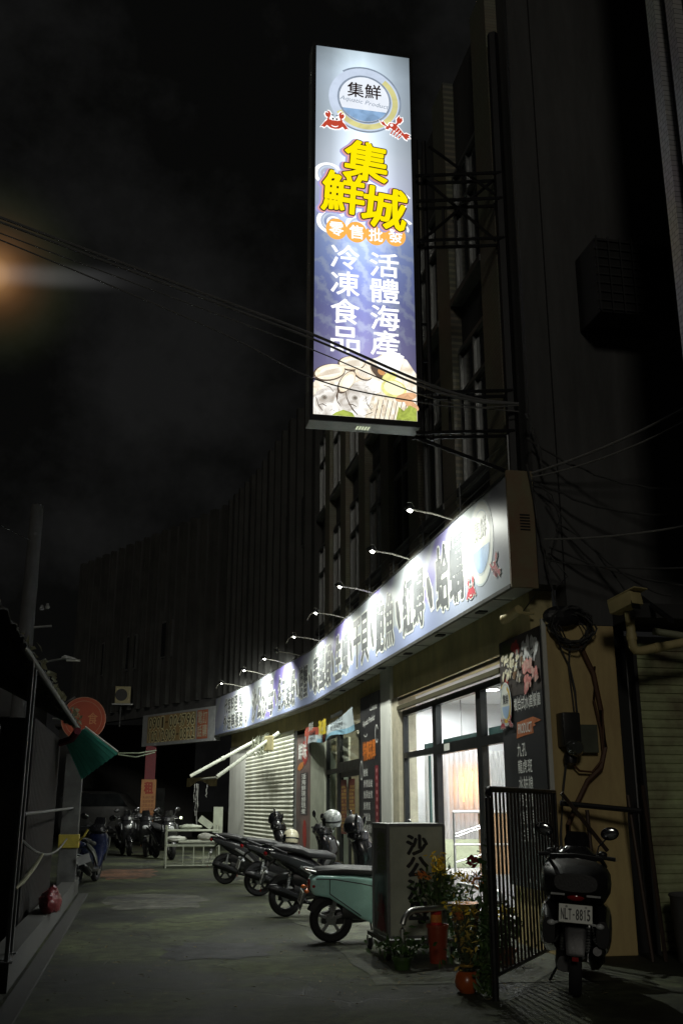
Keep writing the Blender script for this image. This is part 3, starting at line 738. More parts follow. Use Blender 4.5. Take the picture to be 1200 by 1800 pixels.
# seafood picture at the foot
cream = E_('lit cream print', (1, .95, .82), 1.2, .2, 7, (.66, .54, .38))
fishm = E_('lit fish print', (1, .98, .93), 1.2, .3, 6, (.45, .40, .34))
shellm = E_('lit shell print', (1, .92, .74), 1.2, .2, 8, (.85, .70, .5))
brown = E_('lit brown print', (.20, .14, .10), .7, .4, 12)
lemon = E_('lit lemon print', (.95, .92, .35), 1.1, .25, 14)
green = E_('lit leaf print', (.55, .66, .12), .9, .5, 10)
def pic(nm, polys, mt, d): return flat(vs, nm, polys, mt, FV, d)
pic('ice_print', [[(0, 0), (VW, 0), (VW, .62), (1.15, .80), (1.02, .86), (.88, .88), (.78, .80), (.62, .74), (.45, .70), (.2, .60), (.05, .48), (0, .40)]], cream, .0035)
pic('fish_print', [ell(.22, .17, .27, .20, 26, .45), ], fishm, .005)
pic('fish_print', [ell(.66, .24, .33, .25, 28, .35)], fishm, .006)
pic('fish_print', [[(.62, .0), (1.05, .0), (1.2, .3), (.95, .42), (.72, .3)]], E_('lit fillet print', (.98, .93, .80), 1.1, .35, 14, (.7, .58, .4)), .007)
for pts, w_ in (([(.385, .33), (.40, .24), (.43, .17), (.47, .10), (.53, .03)], .012), ([(.05, .33), (.03, .22), (.06, .12), (.11, .05)], .010), ([(.30, .34), (.27, .26), (.29, .18), (.33, .12)], .008), ([(.66, .38), (.63, .28), (.65, .18), (.70, .10)], .008), ([(.42, .15), (.47, .16), (.52, .13)], .008), ([(.06, .12), (.11, .14), (.16, .11)], .008), ([(.60, .02), (.72, .08), (.85, .18), (.93, .28)], .008), ([(.24, .30), (.20, .36), (.12, .38)], .006)):
    pic('fish_line', [[(x, y-w_*(1 if 0 < i < len(pts)-1 else .2)) for i, (x, y) in enumerate(pts)]+[(x+w_*.5, y+w_*.6) for x, y in pts[::-1]]], brown, .0085)
rq = random.Random(12)
pic('scale_print', [ell(rq.uniform(.10, .40), rq.uniform(.06, .34), rq.uniform(.008, .03), .005, 8, rq.uniform(-.5, .8)) for _ in range(26)]+[ell(rq.uniform(.56, .9), rq.uniform(.06, .42), rq.uniform(.01, .04), .004, 8, rq.uniform(.1, .8)) for _ in range(26)], E_('lit grey scale print', (.62, .58, .52), .95), .0083)
for ex, ez, s in ((.13, .22, .05), (.50, .245, .045)):
    pic('fish_eye', [ell(ex, ez, s*.8, s*.7, 18, .4)], E_('lit eye grey', (.62, .58, .50), .85, .3, 20), .009); pic('fish_eye', [ell(ex+.004, ez, s*.42, s*.40, 16)], E_('lit eye brown', (.30, .25, .2), .7), .010)
for cx, cz, a_, b2, rt in ((.19, .55, .19, .10, .28), (.40, .44, .075, .16, -.55), (.46, .69, .16, .09, .12), (.60, .56, .11, .07, -.35)):
    pic('shell_print', [ell(cx, cz, a_*1.06, b2*1.09, 26, rt)], brown, .008)
    pic('shell_print', [ell(cx+.008, cz+.008, a_*.98, b2*.96, 26, rt)], shellm, .010)
    pic('shell_print', [ell(cx+.02, cz+.01, a_*.74, b2*.68, 22, rt)], E_('lit shell inside', (1, .96, .86), 1.15, .1, 7), .012)
pic('shell_line', [ell(cx+.01*k*math.cos(rt), cz+.012*k, a_*(.9-.1*k), .003, 10, rt) for cx, cz, a_, rt in ((.19, .55, .16, .28), (.46, .69, .13, .12), (.60, .56, .09, -.35)) for k in range(-3, 4)], E_('lit tan line', (.72, .55, .36), .85), .0135)
pic('mussel_print', [ell(.80, .60, .13, .06, 20, -.75)], brown, .009)
pic('shell_line', [ell(cx+.01*k*math.cos(rt), cz+.012*k, a_*(.9-.1*k), .003, 10, rt) for cx, cz, a_, rt in ((.19, .55, .16, .28), (.46, .69, .13, .12), (.60, .56, .09, -.35)) for k in range(-3, 4)], E_('lit tan line', (.72, .55, .36), .85), .0135)
pic('mussel_print', [ell(.83, .61, .05, .04, 14, -.75)], E_('lit orange flesh', (.8, .4, .15), .9), .011)
pic('ice_print', [[(.74, .74), (.95, .92), (1.12, .84), (1.06, .66), (1.0, .58), (.82, .66)]], e_white, .006)
pic('lemon_slice', [ell(.98, .40, .16, .12, 24, -.2)], lemon, .011); pic('lemon_slice', [ell(.985, .41, .13, .09, 20, -.2)], E_('lit lemon flesh', (1, .98, .66), 1.15, .1, 20), .013)
pic('lemon_slice', [ell(.93, .55, .10, .06, 18, .5)], lemon, .010)
for i in range(9):
    x = .70+i*.058
    pic('squid_print', [[(x, .0), (x+.035, .0), (x+.09, .26), (x+.05, .29)]], shellm if i % 2 else cream, .012)
    pic('squid_print', [[(x+.036, .0), (x+.044, .0), (x+.095, .24), (x+.09, .25)]], brown, .013)
pic('shrimp_print', [ell(1.13, .30, .14, .055, 18, .3), ell(1.20, .20, .10, .05, 16, -.6)], E_('lit shrimp print', (.95, .55, .30), 1.0, .3, 12), .014)
pic('leaf_print', [[(1.0, .0), (1.26, .0), (1.26, .16), (1.17, .20), (1.1, .12), (1.04, .17)], [(.22, .0), (.5, .0), (.47, .05), (.36, .08), (.27, .04)]], green, .015)
# steel bracket holding it to the building corner
br = MB()
def bar(a, b, r=.024): br.tube([a, b], r, 6)
bar((4.16, 10.62, 5.2), (4.16, 10.62, 11.6), .075)
for x in (3.13, 3.24): bar((x, 10.95, 5.75), (x, 10.95, 10.0), .03)
for z0 in (5.80, 6.32, 8.42, 9.38, 9.0):
    for yy in (10.86, 11.04): bar((3.02, yy, z0), (4.16, yy-.3, z0), .022)
for z0 in (5.8, 8.42): 
    for x in (3.45, 3.62): bar((x, 10.86, z0), (x, 10.86, z0+.55), .018)
bar((3.03, 10.95, 5.78), (4.1, 10.7, 5.32), .025); bar((3.3, 10.9, 9.9), (4.1, 10.65, 9.1), .02); bar((3.2, 10.9, 9.4), (4.1, 10.7, 8.45), .02); bar((3.2, 10.9, 8.5), (4.1, 10.7, 9.35), .02)
for z0 in (6.8, 7.3, 7.9): bar((3.02, 10.95, z0), (3.26, 10.95, z0), .02)
br.build('bracket', black_metal, vs)

# ================================================================== long fascia sign
A_, B_, C_, D_, E2 = (3.98, 10.45), (3.98, 24.5), (3.23, 32.3), (2.5, 36.7), (-.06, 41.5)
FZ0, FZ1 = 3.90, 5.19
m, n_, b_ = _nodes('printed fascia'); L = n_.links.new
t = n_.nodes.new('ShaderNodeTexCoord'); sp = n_.nodes.new('ShaderNodeSeparateXYZ'); L(t.outputs['Object'], sp.inputs[0])
sw = n_.nodes.new('ShaderNodeMath'); sw.operation = 'MULTIPLY_ADD'; sw.inputs[1].default_value = 1.3; L(sp.outputs['Z'], sw.inputs[0]); L(sp.outputs['Y'], sw.inputs[2])
cb = n_.nodes.new('ShaderNodeCombineXYZ'); L(sw.outputs[0], cb.inputs[0])
nn = n_.nodes.new('ShaderNodeTexNoise'); nn.inputs['Scale'].default_value = .55; nn.inputs['Detail'].default_value = 2.5; nn.inputs['Distortion'].default_value = .5; L(cb.outputs[0], nn.inputs['Vector'])
rp = n_.nodes.new('ShaderNodeValToRGB'); e = rp.color_ramp.elements
e[0].position = .36; e[0].color = (.17, .145, .37, 1); e[1].position = .66; e[1].color = (.44, .48, .48, 1)
for p_, c_ in ((.45, (.235, .215, .44)), (.50, (.34, .35, .46)), (.57, (.40, .43, .47))): q_ = e.new(p_); q_.color = (*c_, 1)
L(nn.outputs['Fac'], rp.inputs[0])
# blue swell along the lower edge, paler toward the near end
wvn = n_.nodes.new('ShaderNodeTexNoise'); wvn.inputs['Scale'].default_value = .45; L(t.outputs['Object'], wvn.inputs['Vector'])
zz = n_.nodes.new('ShaderNodeMath'); zz.operation = 'MULTIPLY_ADD'; zz.inputs[1].default_value = -1.5; L(wvn.outputs['Fac'], zz.inputs[0]); L(sp.outputs['Z'], zz.inputs[2])
zr = n_.nodes.new('ShaderNodeMapRange'); zr.inputs[1].default_value = -.42; zr.inputs[2].default_value = -.34; zr.inputs[3].default_value = 1; zr.inputs[4].default_value = 0; L(zz.outputs[0], zr.inputs[0])
m1 = n_.nodes.new('ShaderNodeMixRGB'); m1.inputs[2].default_value = (.25, .29, .44, 1); L(zr.outputs[0], m1.inputs[0]); L(rp.outputs[0], m1.inputs[1])
yr = n_.nodes.new('ShaderNodeMapRange'); yr.inputs[1].default_value = 0.2; yr.inputs[2].default_value = 3.2; yr.inputs[3].default_value = .75; yr.inputs[4].default_value = 0; L(sp.outputs['Y'], yr.inputs[0])
m2 = n_.nodes.new('ShaderNodeMixRGB'); m2.inputs[2].default_value = (.40, .43, .42, 1); L(yr.outputs[0], m2.inputs[0]); L(m1.outputs[0], m2.inputs[1])
L(m2.outputs[0], b_.inputs['Base Color']); b_.inputs['Roughness'].default_value = .42; b_.inputs['Specular IOR Level'].default_value = .3
fascia_mat = m
fs = thing('fascia_sign', 'long purple and white shop fascia with seafood names in Chinese, lit by lamps on arms', 'shop sign', (3.98, 10.45, 3.9))
w = MB()
for a, b in ((A_, B_), (B_, C_), (C_, D_)):
    w.face([(a[0], a[1], FZ0), (a[0], a[1], FZ1), (b[0], b[1], FZ1), (b[0], b[1], FZ0)])
bmesh.ops.remove_doubles(w.b, verts=w.b.verts, dist=.001)
w.build('sign_face', fascia_mat, fs)
w = MB()
for a, b, c, d_ in ((A_, B_, (4.28, 24.5), (4.28, 10.45)), (B_, C_, (3.54, 32.35), (4.28, 24.5)), (C_, D_, (2.82, 36.8), (3.54, 32.35))):
    w.face([(a[0], a[1], FZ0-.03), (b[0], b[1], FZ0-.03), (c[0], c[1], FZ0-.03), (d_[0], d_[1], FZ0-.03)])
    w.face([(a[0], a[1], FZ1+.002), (b[0], b[1], FZ1+.002), (c[0], c[1], FZ1+.002), (d_[0], d_[1], FZ1+.002)])
w.build('soffit', M('grey soffit panel', (.60, .61, .59), .6, scale=2, var=.3), fs)
w = MB(); yy = 11.2
while yy < 24: w.bb(3.99, 4.27, yy, yy+.012, FZ0-.036, FZ0-.0305); yy += 1.22
w.build('soffit_joints', black_metal, fs)
w = MB(); yy = 11.9
while yy < 24: w.bb(4.08, 4.2, yy, yy+.16, FZ0-.05, FZ0-.031); yy += 1.85
w.build('soffit_vents', black_metal, fs)
w = MB(); w.bb(3.965, 4.285, 10.40, 10.449, FZ0-.05, FZ1+.05); w.build('end_cap', M('rusty green cap panel', (.19, .20, .115), .7, scale=2.2, stain=(.22, .10, .06)), fs, bevel=.006)
w = MB()
for k in range(6): w.bb(4.10, 4.22, 10.392, 10.3995, 4.52+k*.035, 4.535+k*.035)
w.build('end_vent', black_metal, fs)
w = MB()
for a, b in ((A_, B_), (B_, C_), (C_, D_)):
    for z0, z1 in ((FZ0-.05, FZ0-.004), (FZ1+.003, FZ1+.03)):
        w.wallseg((a[0]-.02, a[1]), (b[0]-.02, b[1]), z0, z1, .05)
w.build('edge_trim', M('sign edge trim', (.12, .12, .11), .4, .5), fs)
FN = Frame((3.98, 24.5, FZ0), (0, -1, 0))
def Y(y): return 24.5-y
def fw(F, items, n1='character_outline', n2='character'):
    mb = MB(); mb2 = MB()
    for s, x0, z0, x1, z1, k in items:
        for o, mbb, d in ((.085, mb, .004), (.034, mb2, .008)):
            (put_col if k == 'v' else put_row)(mbb, s, F, x0, z0, x1, z1, d, o, .10)
    mb.build(n1, ink_white, fs); mb2.build(n2, ink, fs)
near_words = [('蛤蠣', 13.43, 12.13, .20, 1.10), ('紅蟳', 15.34, 14.03, .18, 1.06), ('鮑魚', 17.29, 15.9, .18, 1.06), ('干貝', 19.26, 17.86, .18, 1.06), ('生蠔', 21.22, 19.72, .18, 1.06), ('泰國蝦', 24.08, 21.7, .18, 1.06)]
for s, y0, y1, z0, z1 in near_words: fw(FN, [(s, Y(y0), z0, Y(y1), z1, 'h')])
def comma(F, x, z, s=1.0):
    a = [(x-.16*s, z+.26*s), (x-.05*s, z+.28*s), (x+.10*s, z+.05*s), (x+.14*s, z-.2*s), (x+.03*s, z-.22*s), (x-.12*s, z+.02*s)]
    cxx, czz = x, z+.03*s
    flat(fs, 'comma_outline', [[(cxx+(p-cxx)*1.6, czz+(q-czz)*1.25) for p, q in a]], ink_white, F, .0035)
    flat(fs, 'comma', [a], ink, F, .008)
for y in (13.75, 15.62, 17.57, 19.5, 21.48, 24.3): comma(FN, Y(y), .55)
# logo at the near end
red_v = M('red sign vinyl', (.42, .05, .07), .45, var=.1, bump=0); grey_v = M('grey blue vinyl', (.50, .56, .58), .45, var=.1, bump=0)
pale_v = M('pale cream vinyl', (.72, .74, .66), .45, var=.1, bump=0); sea_v = M('sea blue vinyl', (.33, .46, .66), .45, var=.3, scale=3, bump=0)
lx, lz = Y(11.43), .73
mb = MB(); annulus(FN, mb, lx, lz, .36, .42, .44, .52, .003); mb.build('logo_ring', ink_white, fs)
mb = MB(); annulus(FN, mb, lx, lz, .44, .52, .47, .55, .004); annulus(FN, mb, lx, lz, .34, .40, .36, .42, .004); mb.build('logo_rim', grey_v, fs)
flat(fs, 'logo_disc', [ell(lx, lz, .34, .40, 32)], pale_v, FN, .0035)
flat(fs, 'logo_sea', [ell(lx, lz, .33, .39, 24, 0, PI*1.06, PI*1.94)], sea_v, FN, .006)
words(fs, 'logo_lettering', M('faded grey ink', (.36, .37, .33), .5, bump=0), FN, [('集鮮', lx-.24, lz+.04, lx+.24, lz+.30)], .008, .006, .06)
crab(fs, FN, Y(11.86), .20, .13, .010, red_v, ink_white, ink)
lobster(fs, FN, Y(10.93), .30, .125, .010, red_v, ink_white)
# round the bend
dB = (Vector(B_)-Vector(C_)); lenBC = dB.length
FB = Frame((C_[0], C_[1], FZ0), (dB.x, dB.y, 0))
def X2(s): return lenBC-s
fw(FB, [('螃蟹', X2(1.2), .2, X2(.25), 1.0, 'h')])
comma(FB, X2(.05), .5, .8); comma(FB, X2(1.4), .5, .8)
fw(FB, [('各式龍蝦', X2(3.62), .12, X2(1.6), 1.06, 'h')]); comma(FB, X2(3.9), .5, .8)
fw(FB, [('沙公沙母', X2(7.2), .10, X2(4.15), 1.05, 'h')])
dC = Vector(C_)-Vector(D_); lenCD = dC.length
FC = Frame((D_[0], D_[1], FZ0), (dC.x, dC.y, 0))
def X3(s): return lenCD-s
flat(fs, 'label_pill', [ell(X3(.22), .58, .24, .60, 24)], ink_white, FC, .004)
words(fs, 'pill_lettering', ink, FC, [('生猛海鮮大批發', X3(.34), .12, X3(.10), 1.04, 'v')], .008, .02, .1)
fw(FC, [('代客料理', X3(3.1), .62, X3(1.3), 1.12, 'h'), ('團購', X3(1.12), .62, X3(.55), 1.12, 'h'), ('外送等服務', X3(3.2), .08, X3(.55), .55, 'h')])

# lamps on arms over the fascia
lamp_arm_m = M('weathered lamp arm', (.42, .40, .34), .5, .4)
LAMPS = [((3.98, 12.5), (3.30, 12.32), 1), ((3.98, 14.8), (3.30, 14.6), 1), ((3.98, 17.45), (3.30, 17.27), 1), ((3.98, 20.05), (3.30, 19.88), 1),
         ((3.98, 23.1), (3.30, 22.95), 1), ((3.87, 25.6), (3.22, 25.4), 0), ((3.72, 27.2), (3.06, 26.7), 1), ((3.47, 29.8), (2.76, 29.2), 1), ((3.12, 33.0), (2.36, 32.6), 1)]
order = ['nearest lamp arm over the fascia, beside the round logo', 'second lamp arm from the logo end of the fascia', 'third lamp arm from the logo end of the fascia', 'fourth lamp arm from the logo end of the fascia',
         'fifth lamp arm from the logo, the last one before the fascia bends', 'unlit lamp arm over the dark stretch of the fascia', 'first lit lamp arm past the dark stretch of the fascia', 'second lit lamp arm past the dark stretch of the fascia', 'farthest lamp arm, over the two-row lettering of the fascia']
for (b, tip, lit), lab in zip(LAMPS, order):
    lt = thing('sign_lamp', lab, 'lamp', (b[0], b[1], 5.2), group='lamps on arms over the fascia')
    dirv = Vector((tip[0]-b[0], tip[1]-b[1], .06)); ln = dirv.length; u = dirv.normalized()
    base = Vector((b[0]+.03, b[1], 5.215)); tp = Vector((tip[0], tip[1], 5.285))
    a = MB(); a.tube([base, base.lerp(tp, .5)+Vector((0, 0, .02)), tp], .014, 7); a.build('arm', lamp_arm_m, lt, smooth=True)
    a = MB(); s_ = u.cross(Vector((0, 0, 1)))
    rot = Matrix((( -u.x, s_.x, 0, 0), (-u.y, s_.y, 0, 0), (0, 0, 1, 0), (0, 0, 0, 1))) @ Matrix.Rotation(R(35), 4, 'Y')
    a.box(tp+Vector((0, 0, .015)), (.10, .16, .035), rot=rot); hd = a.build('head', black_metal, lt, bevel=.006)
    a = MB(); a.tube([tp-u*.09+Vector((0, 0, .03)), tp-u*.05+Vector((0, 0, .10)), tp+u*.02+Vector((0, 0, .09)), tp+u*.01+Vector((0, 0, .02))], .006, 5)
    if lab[0] in 'fo' or 'second lit' in lab: a.tube([tp, tp+u*.1+Vector((0, 0, -.06)), tp+u*.17+Vector((0, 0, -.19))], .008, 5)
    a.build('wire', lamp_arm_m, lt)
    a = MB(); a.box(tp-u*.02+Vector((0, 0, -.012)), (.05, .09, .012), rot=rot); a.ball(tp-u*.03+Vector((0, 0, -.03)), .016, 8)
    a.build('bulb', E_('lit flood lens', (1, 1, .90), 14) if lit else white_paint, lt)
    if lit:
        l = bpy.data.lights.new('sign_lamp_light', 'SPOT'); l.energy = 370 if b[1] < 26 else 540; l.color = (.97, 1, .90); l.spot_size = R(174); l.spot_blend = 1.0; l.shadow_soft_size = .05
        o = bpy.data.objects.new('sign_lamp_light', l); COL.objects.link(o)
        o.location = tp-u*.02+Vector((0, 0, -.08)); tgt = Vector((b[0]-.30, b[1], 4.1)); o.rotation_euler = (tgt-o.location).to_track_quat('-Z', 'Y').to_euler()

# phone number board
dE = Vector(D_)-Vector(E2); lenDE = dE.length
FE = Frame((E2[0], E2[1], 3.72), (dE.x, dE.y, 0))
ph = thing('phone_number_board', 'dim yellow sign board with two rows of phone numbers at the bend of the street', 'sign', (E2[0], E2[1], 3.72))
def slab(F, x0, x1, z0, z1, t_, name, mt, par, d=0):
    mb = MB(); p = [F.P(x0, z0, d), F.P(x1, z0, d), F.P(x1, z1, d), F.P(x0, z1, d)]; q = [v-F.n*t_ for v in p]
    A = [mb.b.verts.new(v) for v in p]; B = [mb.b.verts.new(v) for v in q]
    mb.b.faces.new(A); mb.b.faces.new(B[::-1])
    for i in range(4): mb.b.faces.new((A[i], B[i], B[(i+1) % 4], A[(i+1) % 4]))
    return mb.build(name, mt, par)
slab(FE, 0, lenDE-.02, 0, 1.22, .25, 'board', M('grey sign board', (.34, .35, .36), .6), ph)
flat(ph, 'printed_field', [[(.42, .12), (4.1, .12), (4.1, 1.14), (.42, 1.14)]], M('dull ochre print', (.42, .25, .11), .55, scale=.8, var=.4, stain=(.20, .19, .09)), FE, .004)
num_y = M('yellow number vinyl', (.85, .80, .48), .5, bump=0); num_w = M('pale number edge', (.50, .45, .34), .5, bump=0)
mb = MB(); mb2 = MB()
for s, x0, x1, z0, z1 in (('0901-004796', .5, 4.05, .66, 1.06), ('(02)2909-0822', .46, 4.05, .16, .56)):
    wd_ = (x1-x0)/len(s)
    for i, ch in enumerate(s):
        q = (x0+i*wd_+wd_*.16, z0, x0+(i+1)*wd_-wd_*.16, z1)
        if ch == '-': q = (q[0], (z0+z1)/2-.03, q[2], (z0+z1)/2+.03)
        elif ch in '1()': q = (q[0]+wd_*.12, z0, q[2]-wd_*.12, z1)
        put(mb, ch, FE, *q, .007, .10 if ch != '-' else .0); put(mb2, ch, FE, *q, .010, .02 if ch != '-' else 0)
mb.build('number_outline', num_y, ph); mb2.build('number', M('brown number vinyl', (.10, .07, .03), .5, bump=0), ph)
flat(ph, 'red_label', [[(4.2, .10), (4.95, .10), (4.95, 1.14), (4.2, 1.14)]], M('rust red print', (.42, .13, .07), .55), FE, .005)
words(ph, 'label_lettering', num_w, FE, [('電話', 4.25, .15, 4.55, 1.1, 'v'), ('訂購', 4.6, .15, 4.9, 1.1, 'v')], .009, .02)
print('signs ok')

# ================================================================== scooters
panel_black = M('black scooter panel', (.016, .016, .018), .22, 0, bump=0, coat=.6, scale=2)
panel_grey = M('dark grey scooter panel', (.030, .031, .034), .3, .2, bump=0)
silver_trim = M('silver trim', (.5, .5, .5), .3, .8, bump=0)
seat_vinyl = M('black seat vinyl', (.028, .028, .030), .5, bump=.1, bscale=120)
red_lens = M('red tail lens', (.30, .012, .015), .15, bump=0, coat=.5)
orange_lens = M('orange lens', (.75, .16, .03), .2, bump=0, coat=.5)
clear_lens = M('clear lamp lens', (.55, .57, .58), .08, bump=0, coat=.6)
mirror_glass = M('mirror glass', (.35, .37, .38), .05, 1, bump=0, var=.02)
plate_white = M('white number plate', (.72, .74, .68), .4, bump=0, var=.08)
plate_ink = M('plate ink', (.015, .02, .018), .5, bump=0)

def wheel(root, x, rim_m, r=.25):
    mb = MB(); mb.lathe([(r-.005, -.03), (r, 0), (r-.005, .03), (r-.03, .052), (r-.075, .05), (r-.09, .03), (r-.09, -.03), (r-.075, -.05), (r-.03, -.052)], (x, 0, r), 'Y', 32, True)
    hub = MB(); hub.lathe([(.001, -.05), (.055, -.05), (.06, -.03), (.06, .03), (.055, .05), (.001, .05)], (x, 0, r), 'Y', 20)
    h = hub.build('wheel', galv, root, local=True, smooth=True); ORG[h] = Vector((0, 0, 0))
    mb.build('tyre', rubber, h, local=True, smooth=True, angle=40)
    rm = MB(); rm.lathe([(r-.088, -.032), (r-.075, -.036), (r-.075, .036), (r-.088, .032), (r-.10, .02), (r-.10, -.02)], (x, 0, r), 'Y', 32, True)
    for k in range(5):
        a = 2*PI*k/5+.3; c, s_ = math.cos(a), math.sin(a); m_ = (r-.09+.05)/2; l = r-.095-.05
        rm.box((x+c*m_, 0, r+s_*m_), (l, .04, .034), rot=Matrix.Rotation(-a, 4, 'Y'))
    rm.build('rim', rim_m, h, local=True, bevel=.004)
def scooter(name, label, loc, rz, body, accent, style='sport', group=None, plate=None, lean=0, box=False, pz=0):
    t = thing(name, label, 'scooter', loc, rz, group, rot=(lean, 0, rz)); ORG[t] = Vector((0, 0, 0))
    def B(mb, n, m, par=None, **k):
        o = mb.build(n, m, par or t, local=True, **k); ORG[o] = Vector((0, 0, 0)); return o
    wheel(t, -.62, accent if style == 'retro' else panel_grey); wheel(t, .66, accent if style == 'retro' else panel_grey)
    if style == 'retro':
        mb = MB(); mb.prism_y([(-.80, .745), (-.87, .70), (-.885, .61), (-.84, .53), (-.66, .50), (-.30, .28), (-.02, .15), (.16, .15), (.17, .60), (0, .69), (-.4, .735)], -.175, .175)
        B(mb, 'rear_body', body, bevel=.045, seg=4, smooth=True)
        mb = MB(); mb.tube([(-.82, -.1765, .71), (-.62, -.1785, .705), (-.3, -.1785, .655), (.1, -.1785, .57)], .006, 5); mb.tube([(-.66, -.178, .70), (-.66, -.179, .55), (-.3, -.179, .31)], .005, 5)
        B(mb, 'panel_seam', black_plastic)
        mb = MB(); mb.tube([(-.14, -.182, .31), (.02, -.182, .31), (.04, -.182, .285), (.02, -.182, .26), (-.14, -.182, .26), (-.16, -.182, .285)], .008, 6, True); B(mb, 'side_badge_ring', galv)
        mb = MB(); mb.loft([(-.86, .765, .06, .02), (-.80, .775, .14, .045), (-.5, .785, .155, .055), (-.1, .765, .15, .055), (.14, .735, .12, .045), (.19, .72, .05, .02)]); B(mb, 'seat', seat_vinyl, smooth=True)
        mb = MB(); mb.ball((-.872, 0, .635), (.03, .105, .055), 18); mb.ball((-.84, -.13, .63), (.04, .05, .045), 14); B(mb, 'tail_light', red_lens, smooth=True)
        mb = MB(); mb.tube([(-.78, -.12, .77), (-.93, -.12, .80), (-.95, 0, .81), (-.93, .12, .80), (-.78, .12, .77)], .013, 8); B(mb, 'grab_rail', silver_trim, smooth=True)
    else:
        mb = MB(); mb.loft([(-.94, .83, .035, .02), (-.86, .80, .09, .05), (-.70, .735, .135, .085), (-.5, .66, .165, .13), (-.3, .58, .175, .17), (-.12, .48, .16, .17), (.06, .38, .13, .12)], 20, 2.3); B(mb, 'rear_body', body, smooth=True)
        for sg in (-1, 1):
            mb = MB(); mb.prism_y([(-.88, .83), (-.6, .77), (-.25, .665), (-.02, .52), (.1, .36), (.02, .34), (-.18, .50), (-.5, .64), (-.84, .77)], sg*.155, sg*.187); B(mb, 'side_panel', panel_grey, bevel=.012, smooth=True)
            mb = MB(); mb.prism_y([(-.42, .66), (-.2, .56), (-.04, .42), (-.06, .40), (-.24, .52), (-.44, .63)], sg*.186, sg*.196); B(mb, 'trim_strip', silver_trim, bevel=.004)
        mb = MB(); mb.loft([(-.80, .875, .07, .025), (-.62, .86, .125, .045), (-.40, .825, .14, .055), (-.30, .785, .145, .055), (-.02, .765, .13, .055), (.10, .735, .08, .035)]); B(mb, 'seat', seat_vinyl, smooth=True)
        mb = MB(); mb.ball((-.925, 0, .79), (.035, .075, .035), 16); B(mb, 'tail_light', red_lens, smooth=True)
        mb = MB(); mb.tube([(-.62, -.15, .80), (-.84, -.13, .885), (-.93, 0, .90), (-.84, .13, .885), (-.62, .15, .80)], .015, 8); B(mb, 'grab_rail', panel_grey, smooth=True)
    for sg in (-1, 1):
        mb = MB(); mb.tube([(-.90, sg*.05, .60), (-.92, sg*.16, .585)], .010, 6); mb.ball((-.925, sg*.19, .58), (.028, .035, .022), 12); B(mb, 'turn_signal', orange_lens if style == 'retro' else clear_lens, smooth=True)
    mb = MB(); mb.loft([(-.98, .36, .07, .012), (-.93, .50, .085, .014), (-.86, .66, .08, .016), (-.78, .70, .06, .014)], 12); B(mb, 'rear_fender', black_plastic, smooth=True)
    mb = MB(); mb.box((-.975-pz*.3, 0, .50+pz), (.008, .26, .14), rot=Matrix.Rotation(R(16), 4, 'Y')); pl = B(mb, 'number_plate', plate_white, bevel=.003)
    mb = MB(); mb.box((-.987, 0, .33), (.012, .05, .03)); B(mb, 'reflector', red_lens)
    if plate:
        c, s_ = math.cos(R(16)), math.sin(R(16))
        FP = Frame((-.975-.0055*c, .13, .50-.0055*s_), (0, -1, 0), (-s_*-1*-1, 0, c))
        FP.v = Vector((s_, 0, c)).normalized(); FP.n = Vector((-c, 0, s_)); FP.o = Vector((-.975-pz*.3, 0, .50+pz))+FP.n*.006-FP.u*.13-FP.v*.07
        mb = MB(); n = len(plate); wd = .232/n; tk = .022
        for i, ch in enumerate(plate):
            if ch == '-': mb.face([FP.P(.014+i*wd+.008, .055, .001), FP.P(.014+(i+1)*wd-.008, .055, .001), FP.P(.014+(i+1)*wd-.008, .066, .001), FP.P(.014+i*wd+.008, .066, .001)])
            elif ch == '1':
                x_ = .014+(i+.5)*wd; mb.face([FP.P(a_, b_, .001) for a_, b_ in ((x_-.003, .022), (x_+.004, .022), (x_+.004, .105), (x_-.002, .105), (x_-.008, .095), (x_-.008, .086), (x_-.003, .09))])
            else: put(mb, ch, FP, .014+i*wd+.003, .022, .014+(i+1)*wd-.003, .105, .001, .03)
        B(mb, 'plate_lettering', plate_ink, pl)
        mb = MB()
        for x in (.05, .2): put(mb, '臺' if x < .1 else '灣', FP, x, .113, x+.018, .129, .001)
        B(mb, 'plate_region', plate_ink, pl)
    mb = MB(); mb.loft([(-.52, .47, .10, .10), (-.3, .44, .14, .17), (-.05, .36, .14, .14), (.10, .30, .12, .08)], 16, 3); B(mb, 'inner_body', black_plastic, smooth=True)
    mb = MB(); rs = []
    for k in range(8):
        a = R(60+k*14); c, s_ = math.cos(a), math.sin(a); rs.append([(-.62+c*(.285+dz), yy, .25+s_*(.285+dz)) for yy, dz in ((-.075, -.06), (-.07, .0), (0, .016), (.07, 0), (.075, -.06), (.065, -.06), (.06, -.008), (0, .006), (-.06, -.008), (-.065, -.06))])
    mb.rings(rs); B(mb, 'mud_guard', black_plastic, smooth=True)
    for q_, (c_, d_) in enumerate(((.20, .10), (.16, -.08), (.22, -.05))):
        mb = MB(); mb.tube([(.36, c_, 1.05), (.46, c_*.9, 1.10+.02*q_), (.53, d_*.6, .98), (.56, d_, .80), (.56, d_*.5, .6)], .006, 5); B(mb, 'control_cable', cable_black)
    mb = MB(); mb.lathe([(.001, -.066), (.10, -.066), (.11, -.06), (.001, -.058)], (.66, 0, .25), 'Y', 20); B(mb, 'brake_disc', galv)
    # chassis, engine, exhaust
    mb = MB(); mb.loft([(-.2, .30, .12, .07), (.05, .26, .16, .045), (.30, .27, .16, .045), (.42, .32, .13, .05)], 16, 3); B(mb, 'floorboard', black_plastic, smooth=True)
